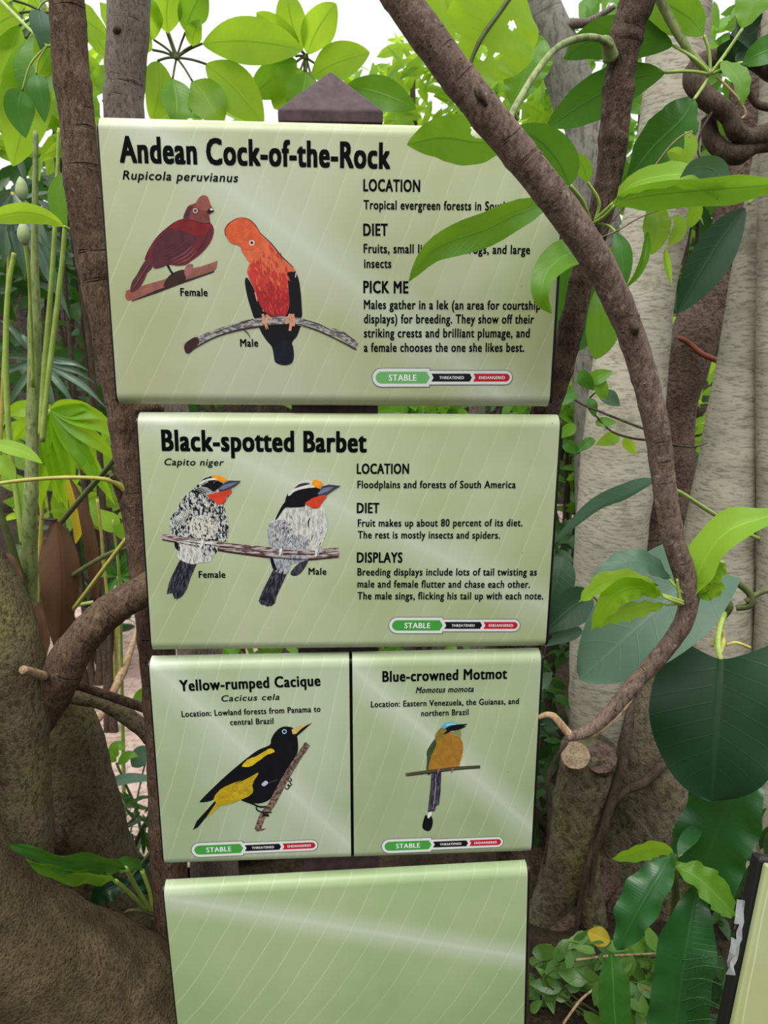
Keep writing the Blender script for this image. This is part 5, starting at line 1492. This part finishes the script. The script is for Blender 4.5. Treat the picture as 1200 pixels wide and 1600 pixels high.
t = thing('shrub', 'small plant with round green leaves beside the pinkish path', 'shrub', P(180, 1290, 1.9) * Vector((1, 1, 0)))
for i, (mid, hw, mt) in enumerate((
        ([(182, 1190, 1.85), (168, 1183, 1.83), (150, 1186, 1.82), (128, 1200, 1.82)], 12, 'leaf_mid'),
        ([(184, 1194, 1.85), (196, 1184, 1.84), (206, 1180, 1.83), (216, 1182, 1.83)], 9, 'leaf_mid'),
        ([(176, 1186, 1.86), (178, 1175, 1.86), (186, 1166, 1.86), (196, 1170, 1.86)], 11, 'leaf_mid'),
        ([(206, 1198, 1.88), (216, 1186, 1.88), (228, 1176, 1.88), (238, 1168, 1.88)], 16, 'leaf_blue'),
        ([(152, 1236, 1.84), (180, 1222, 1.82), (210, 1216, 1.82), (248, 1218, 1.82)], 9, 'leaf_blue'),
        ([(206, 1100, 1.95), (218, 1092, 1.95), (230, 1085, 1.95), (246, 1082, 1.95)], 13, 'leaf_mid'),
        ([(112, 1112, 1.95), (125, 1108, 1.95), (135, 1110, 1.95), (148, 1116, 1.95)], 5, 'leaf_mid'),
        ([(150, 1250, 1.84), (160, 1244, 1.84), (168, 1240, 1.84), (176, 1238, 1.84)], 6, 'leaf_mid'))):
    leaf(t, M[mt], mid, hw, 'ellip', tilt=20, nl=12, na=4, seed=i)
for a in ([(182, 1192, 1.85, 4), (196, 1225, 1.85, 4), (212, 1262, 1.86, 5), (222, 1310, 1.88, 5)], [(160, 1200, 1.85, 3), (158, 1240, 1.86, 3), (162, 1300, 1.88, 4)], [(240, 1170, 1.88, 3), (225, 1200, 1.88, 3), (200, 1320, 1.9, 3)]):
    tube('stem', a, M['stem_dark'], t, 6, 6)

t = thing('umbrella_sapling', 'low sapling with three wavy dark leaves on pale stalks above the surface root', 'shrub', P(240, 1440, 1.28))
for i, (mid, hw, pet, mt, tl) in enumerate((
        ([(196, 1356, 1.18), (150, 1346, 1.1), (90, 1342, 1.04), (14, 1318, 1.0)], 20, [(238, 1425, 1.28), (215, 1390, 1.24), (196, 1356, 1.18)], 'leaf_deep', 40),
        ([(180, 1376, 1.18), (140, 1368, 1.1), (90, 1362, 1.04), (40, 1342, 1.0)], 17, [(232, 1424, 1.28), (205, 1398, 1.23), (180, 1376, 1.18)], 'leaf_mid', 40),
        ([(222, 1360, 1.26), (205, 1348, 1.25), (185, 1352, 1.24), (165, 1366, 1.24)], 12, [(240, 1425, 1.28), (234, 1392, 1.27), (222, 1360, 1.26)], 'leaf_deep', 25),
        ([(205, 1380, 1.30), (180, 1385, 1.29), (160, 1395, 1.28), (146, 1412, 1.28)], 18, None, 'leaf_dark', 10),
        ([(235, 1400, 1.32), (232, 1380, 1.33), (226, 1360, 1.34), (218, 1340, 1.35)], 20, None, 'leaf_dark', 0))):
    leaf(t, M[mt], mid, hw, 'ellip', pet=pet, pd=7, tilt=tl, fold=20, wave=.22, waves=3, seed=i, nl=24, na=8)
for a in ([(240, 1428, 1.28, 9), (225, 1424, 1.27, 6), (205, 1422, 1.26, 5), (195, 1426, 1.26, 4)], [(240, 1430, 1.28, 12), (242, 1450, 1.3, 12), (244, 1480, 1.3, 12)], [(165, 1412, 1.3, 5), (205, 1370, 1.32, 5), (245, 1316, 1.35, 5)]):
    tube('stem', a, M['stem_dark'], t, 5, 8)

# ------------------------------------------------------------------ top left: umbrella leaves against the sky


def umbrella(label, hub, leaflets, stalk, mt, seed, hubw=9, pd=4, cat='leaf cluster', name='leaf_umbrella'):
    t = thing(name, label, cat, P(*hub))
    tube('stalk', [(x, y, Y, 7) for x, y, Y in stalk], M['stem_dark'], t, 6, 8)
    tube('hub', [(hub[0] - 4, hub[1], hub[2], hubw * .6), (hub[0], hub[1], hub[2], hubw), (hub[0] + 4, hub[1], hub[2], hubw * .6)], M['stem_dark'], t, 4, 8)
    for i, (bx, by, tx, ty, hw, tl) in enumerate(leaflets):
        hx, hy, Y = hub
        m1 = (bx + (tx - bx) * .35 + (ty - by) * .05, by + (ty - by) * .35 - abs(tx - bx) * .05, Y - .03)
        m2 = (bx + (tx - bx) * .7 + (ty - by) * .04, by + (ty - by) * .7 - abs(tx - bx) * .04, Y - .05)
        leaf(t, M[mt if i % 4 != 3 else 'leaf_mid'], [(bx, by, Y - .01), m1, m2, (tx, ty, Y - .05)], hw, 'ellip', pet=[(hx, hy, Y), ((hx + bx) / 2, (hy + by) / 2 - 2, Y), (bx, by, Y - .01)], pd=pd, pmat=M['stem_dark'], tilt=tl, fold=10, wave=.06, waves=2, seed=seed + i, name='leaflet')
    return t


umbrella('umbrella of sunlit leaflets with its hub above the left corner of the top sign', (276, 90, 1.9),
         [(316, 68, 474, 78, 34, 5), (322, 100, 412, 196, 34, -10), (300, 126, 345, 200, 30, 5), (270, 122, 276, 200, 26, 10), (246, 95, 238, 190, 30, 30), (240, 62, 226, -10, 26, 10), (262, 52, 268, -30, 26, 15), (290, 50, 322, -20, 24, -15), (300, 72, 312, 30, 14, 10), (238, 78, 180, 40, 26, 10)],
         [(276, 90, 1.9), (262, 50, 1.92), (248, 5, 1.95), (235, -60, 2.0)], 'leaf_sun', 1)
umbrella('umbrella of sunlit leaflets directly left of the post cap', (478, 90, 2.1),
         [(472, 80, 448, -15, 25, 10), (480, 85, 525, 5, 27, -8), (486, 120, 578, 82, 28, 12), (464, 96, 392, 150, 30, 20), (470, 108, 428, 170, 34, 10), (462, 88, 400, 70, 22, 50), (478, 112, 460, 190, 30, 5), (540, 135, 650, 170, 25, 8), (470, 80, 400, 20, 22, 20)],
         [(478, 90, 2.1), (476, 140, 2.12), (470, 400, 2.2), (460, 900, 2.25)], 'leaf_sun', 20)
umbrella('umbrella of large sunlit leaflets crowding the top left corner', (70, 20, 1.75),
         [(40, 60, 20, 260, 38, 5), (90, 40, 60, 120, 30, 20), (30, 20, -40, 60, 34, 10), (60, 50, 45, 170, 34, -15), (20, 0, -20, -40, 24, 10), (110, 20, 170, 60, 24, -20), (30, 40, -30, 180, 30, 10)],
         [(70, 20, 1.75), (60, -30, 1.8), (50, -80, 1.85)], 'leaf_sun', 40)
t = thing('leaf_spray', 'pair of darker oval leaves hanging in front of the leaning trunk at upper left', 'leaf cluster', P(60, 80, 1.45))
leaf(t, M['leaf_deep'], [(35, 142, 1.45), (30, 160, 1.44), (32, 185, 1.44), (40, 216, 1.44)], 23, 'ovate', pet=[(75, 70, 1.45), (48, 100, 1.45), (35, 142, 1.45)], pd=3, tilt=5, seed=1)
leaf(t, M['leaf_deep'], [(57, 116, 1.45), (60, 135, 1.44), (66, 160, 1.44), (70, 192, 1.44)], 16, 'ovate', pet=[(75, 70, 1.45), (60, 95, 1.45), (57, 116, 1.45)], pd=3, tilt=-12, seed=2)
leaf(t, M['leaf_blue'], [(60, 15, 1.46), (64, 40, 1.45), (66, 60, 1.45), (64, 80, 1.45)], 18, 'ovate', pet=[(75, 0, 1.46), (66, 5, 1.46), (60, 15, 1.46)], pd=3, tilt=15, seed=3)
tube('stem', [(92, 60, 1.44, 4), (75, 72, 1.45, 4), (50, 50, 1.47, 5), (30, 30, 1.5, 6), (0, 0, 1.55, 6)], M['stem_green'], t, 5, 6)
t = thing('leaf_spray', 'long level yellow-green leaf at the left edge below the upper bud', 'leaf cluster', P(100, 350, 1.4))
leaf(t, M['leaf_sun'], [(100, 354, 1.4), (70, 338, 1.38), (30, 332, 1.37), (-30, 345, 1.36)], 17, 'ellip', tilt=20, wave=.06, seed=4, pet=[(115, 362, 1.42), (108, 358, 1.41), (100, 354, 1.4)])
leaf(t, M['leaf_mid'], [(96, 270, 1.42), (90, 300, 1.42), (94, 330, 1.42), (104, 358, 1.42)], 16, 'ellip', tilt=-30, seed=5)
t = thing('leaf_spray', 'lone yellowish leaf poking in at the left edge beside the fan palm', 'leaf cluster', P(-20, 700, 1.4))
leaf(t, M['leaf_lime'], [(-20, 690, 1.4), (10, 698, 1.39), (40, 708, 1.39), (66, 724, 1.39)], 12, 'ellip', tilt=20, seed=6)
leaf(t, M['leaf_lime'], [(-20, 715, 1.42), (0, 725, 1.41), (12, 735, 1.41), (24, 750, 1.41)], 14, 'ellip', tilt=10, seed=7)
t = thing('leaf_spray', 'pale sunlit leaf blades shining between the palm and the leaning trunk', 'leaf cluster', P(170, 790, 1.8))
tube('stem', [(176, 812, 1.8, 4), (186, 900, 1.82, 5), (190, 1050, 1.9, 6), (195, 1330, 2.0, 8)], M['stem_green'], t, 6, 6)
leaf(t, M['leaf_lime'], [(152, 794, 1.8), (162, 806, 1.8), (172, 818, 1.8), (178, 832, 1.8)], 16, 'obovate', tilt=10, seed=8)
leaf(t, M['leaf_sun'], [(182, 820, 1.8), (190, 828, 1.8), (198, 838, 1.8), (206, 846, 1.8)], 12, 'ovate', tilt=10, seed=9)
leaf(t, M['leaf_sun'], [(184, 805, 1.8), (192, 805, 1.8), (198, 806, 1.8), (204, 808, 1.8)], 6, 'ovate', tilt=10, seed=10)

# broad holed leaf at the top right
t = thing('broad_leaf_tree', 'very broad sunlit leaf with torn holes above the slanting branch', 'tree', P(760, 400, 2.6) * Vector((1, 1, 0)))
for i, (mid, hw, mt) in enumerate((([(808, -20, 2.0), (770, 40, 1.98), (735, 100, 1.97), (720, 170, 1.97)], 78, 'leaf_sun'), ([(690, -40, 2.1), (700, 10, 2.1), (720, 60, 2.1), (740, 100, 2.1)], 50, 'leaf_sun'), ([(850, 60, 2.1), (830, 90, 2.1), (815, 130, 2.1), (800, 170, 2.1)], 40, 'leaf_mid'))):
    leaf(t, M[mt], mid, hw, 'ovate', tilt=10 - i * 15, fold=12, wave=.06, seed=i, nl=72, na=40, holes=[(752, 82, 10, 12), (778, 88, 6, 6), (762, 150, 7, 9), (715, 60, 5, 8), (800, 40, 6, 7)])
tube('stalk', [(808, -20, 1.97, 9), (780, 20, 1.96, 8), (752, 60, 1.95, 8), (735, 100, 1.95, 6), (728, 140, 1.96, 5)], M['stem_dark'], t, 6, 8)
tube('trunk', [(730, 140, 2.2, 10), (738, 400, 2.3, 16), (750, 1000, 2.5, 30), (760, 1500, 2.6, 40)], M['bark_grey'], t, 6, 10)

# ------------------------------------------------------------------ background vegetation
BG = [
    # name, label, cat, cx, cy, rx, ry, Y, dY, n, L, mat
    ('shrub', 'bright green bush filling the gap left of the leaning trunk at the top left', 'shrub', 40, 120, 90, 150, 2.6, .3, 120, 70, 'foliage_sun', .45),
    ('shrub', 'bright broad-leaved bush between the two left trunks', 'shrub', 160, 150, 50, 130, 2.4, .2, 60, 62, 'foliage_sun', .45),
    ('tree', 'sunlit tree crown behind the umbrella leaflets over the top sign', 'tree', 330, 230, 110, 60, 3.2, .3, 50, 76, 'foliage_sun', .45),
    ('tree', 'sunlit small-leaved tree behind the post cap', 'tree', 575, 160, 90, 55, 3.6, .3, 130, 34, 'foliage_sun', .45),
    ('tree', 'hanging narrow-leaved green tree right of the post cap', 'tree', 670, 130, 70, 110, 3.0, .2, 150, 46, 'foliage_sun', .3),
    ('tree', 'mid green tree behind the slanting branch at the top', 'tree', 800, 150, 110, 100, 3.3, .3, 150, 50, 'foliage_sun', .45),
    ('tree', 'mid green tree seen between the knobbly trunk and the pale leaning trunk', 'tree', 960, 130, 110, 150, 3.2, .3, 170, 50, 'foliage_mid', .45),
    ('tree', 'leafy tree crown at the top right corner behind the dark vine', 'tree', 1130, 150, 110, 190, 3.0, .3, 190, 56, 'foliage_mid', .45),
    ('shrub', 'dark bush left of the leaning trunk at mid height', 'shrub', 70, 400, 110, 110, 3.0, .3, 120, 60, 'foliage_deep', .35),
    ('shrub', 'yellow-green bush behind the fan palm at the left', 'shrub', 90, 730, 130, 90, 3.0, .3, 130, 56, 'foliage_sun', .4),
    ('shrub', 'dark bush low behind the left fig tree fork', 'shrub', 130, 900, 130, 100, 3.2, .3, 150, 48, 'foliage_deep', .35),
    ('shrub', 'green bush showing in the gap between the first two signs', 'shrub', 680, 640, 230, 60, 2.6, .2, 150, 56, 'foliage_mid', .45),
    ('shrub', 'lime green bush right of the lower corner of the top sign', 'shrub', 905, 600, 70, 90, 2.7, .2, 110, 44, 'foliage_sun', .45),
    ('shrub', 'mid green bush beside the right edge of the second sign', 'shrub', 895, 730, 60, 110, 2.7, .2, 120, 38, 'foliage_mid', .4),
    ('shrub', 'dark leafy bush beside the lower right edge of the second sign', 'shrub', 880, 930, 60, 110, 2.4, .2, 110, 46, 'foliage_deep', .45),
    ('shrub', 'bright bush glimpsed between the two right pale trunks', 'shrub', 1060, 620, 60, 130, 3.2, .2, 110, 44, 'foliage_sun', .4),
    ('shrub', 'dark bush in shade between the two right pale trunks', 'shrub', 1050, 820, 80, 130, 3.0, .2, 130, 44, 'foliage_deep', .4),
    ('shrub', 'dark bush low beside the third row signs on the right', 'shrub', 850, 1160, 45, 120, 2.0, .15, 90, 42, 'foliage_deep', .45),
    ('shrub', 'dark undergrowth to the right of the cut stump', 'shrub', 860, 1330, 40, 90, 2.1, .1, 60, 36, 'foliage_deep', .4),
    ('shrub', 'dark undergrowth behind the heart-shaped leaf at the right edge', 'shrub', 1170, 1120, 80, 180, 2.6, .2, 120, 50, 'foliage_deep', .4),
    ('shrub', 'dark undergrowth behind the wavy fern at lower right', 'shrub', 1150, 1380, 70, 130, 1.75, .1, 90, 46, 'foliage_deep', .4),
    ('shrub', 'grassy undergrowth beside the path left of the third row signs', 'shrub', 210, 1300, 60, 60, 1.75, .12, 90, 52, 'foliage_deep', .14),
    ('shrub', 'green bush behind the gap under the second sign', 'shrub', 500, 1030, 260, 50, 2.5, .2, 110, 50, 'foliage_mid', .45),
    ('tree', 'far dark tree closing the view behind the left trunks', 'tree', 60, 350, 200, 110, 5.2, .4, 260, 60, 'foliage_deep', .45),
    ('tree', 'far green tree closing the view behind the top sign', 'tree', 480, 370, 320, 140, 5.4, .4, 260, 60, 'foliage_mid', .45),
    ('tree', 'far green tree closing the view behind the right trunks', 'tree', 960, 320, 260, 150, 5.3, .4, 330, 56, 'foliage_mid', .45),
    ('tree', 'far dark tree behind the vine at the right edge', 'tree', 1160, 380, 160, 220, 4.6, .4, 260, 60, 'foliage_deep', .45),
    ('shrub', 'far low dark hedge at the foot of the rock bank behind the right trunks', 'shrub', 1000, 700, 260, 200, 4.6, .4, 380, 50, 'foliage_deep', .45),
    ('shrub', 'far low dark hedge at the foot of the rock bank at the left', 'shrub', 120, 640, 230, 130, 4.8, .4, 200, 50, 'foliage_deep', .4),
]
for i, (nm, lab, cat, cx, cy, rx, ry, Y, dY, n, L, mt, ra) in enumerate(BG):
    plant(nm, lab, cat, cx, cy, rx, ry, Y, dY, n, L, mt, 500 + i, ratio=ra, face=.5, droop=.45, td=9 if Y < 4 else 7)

# ------------------------------------------------------------------ aviary netting high above
V, F = [], []


def wire(a, b, r=.0035):
    d = (b - a).normalized()
    u = d.orthogonal().normalized(); w = d.cross(u)
    k = len(V)
    for q in (a, b):
        for s in range(3):
            an = 2.094 * s
            V.append(q + (u * math.cos(an) + w * math.sin(an)) * r)
    for s in range(3):
        F.append((k + s, k + (s + 1) % 3, k + 3 + (s + 1) % 3, k + 3 + s))


for i in range(61):
    x = -3 + i * .1
    wire(Vector((x, 5.0, 3.6)), Vector((x, 9.0, 5.2)))
for j in range(41):
    y = 5.0 + j * .1
    wire(Vector((-3, y, 3.6 + (y - 5) * .4)), Vector((3, y, 3.6 + (y - 5) * .4)))
o = mesh_obj('ceiling', V, F, M['badge_edge'], smooth=False)
o['kind'] = 'structure'
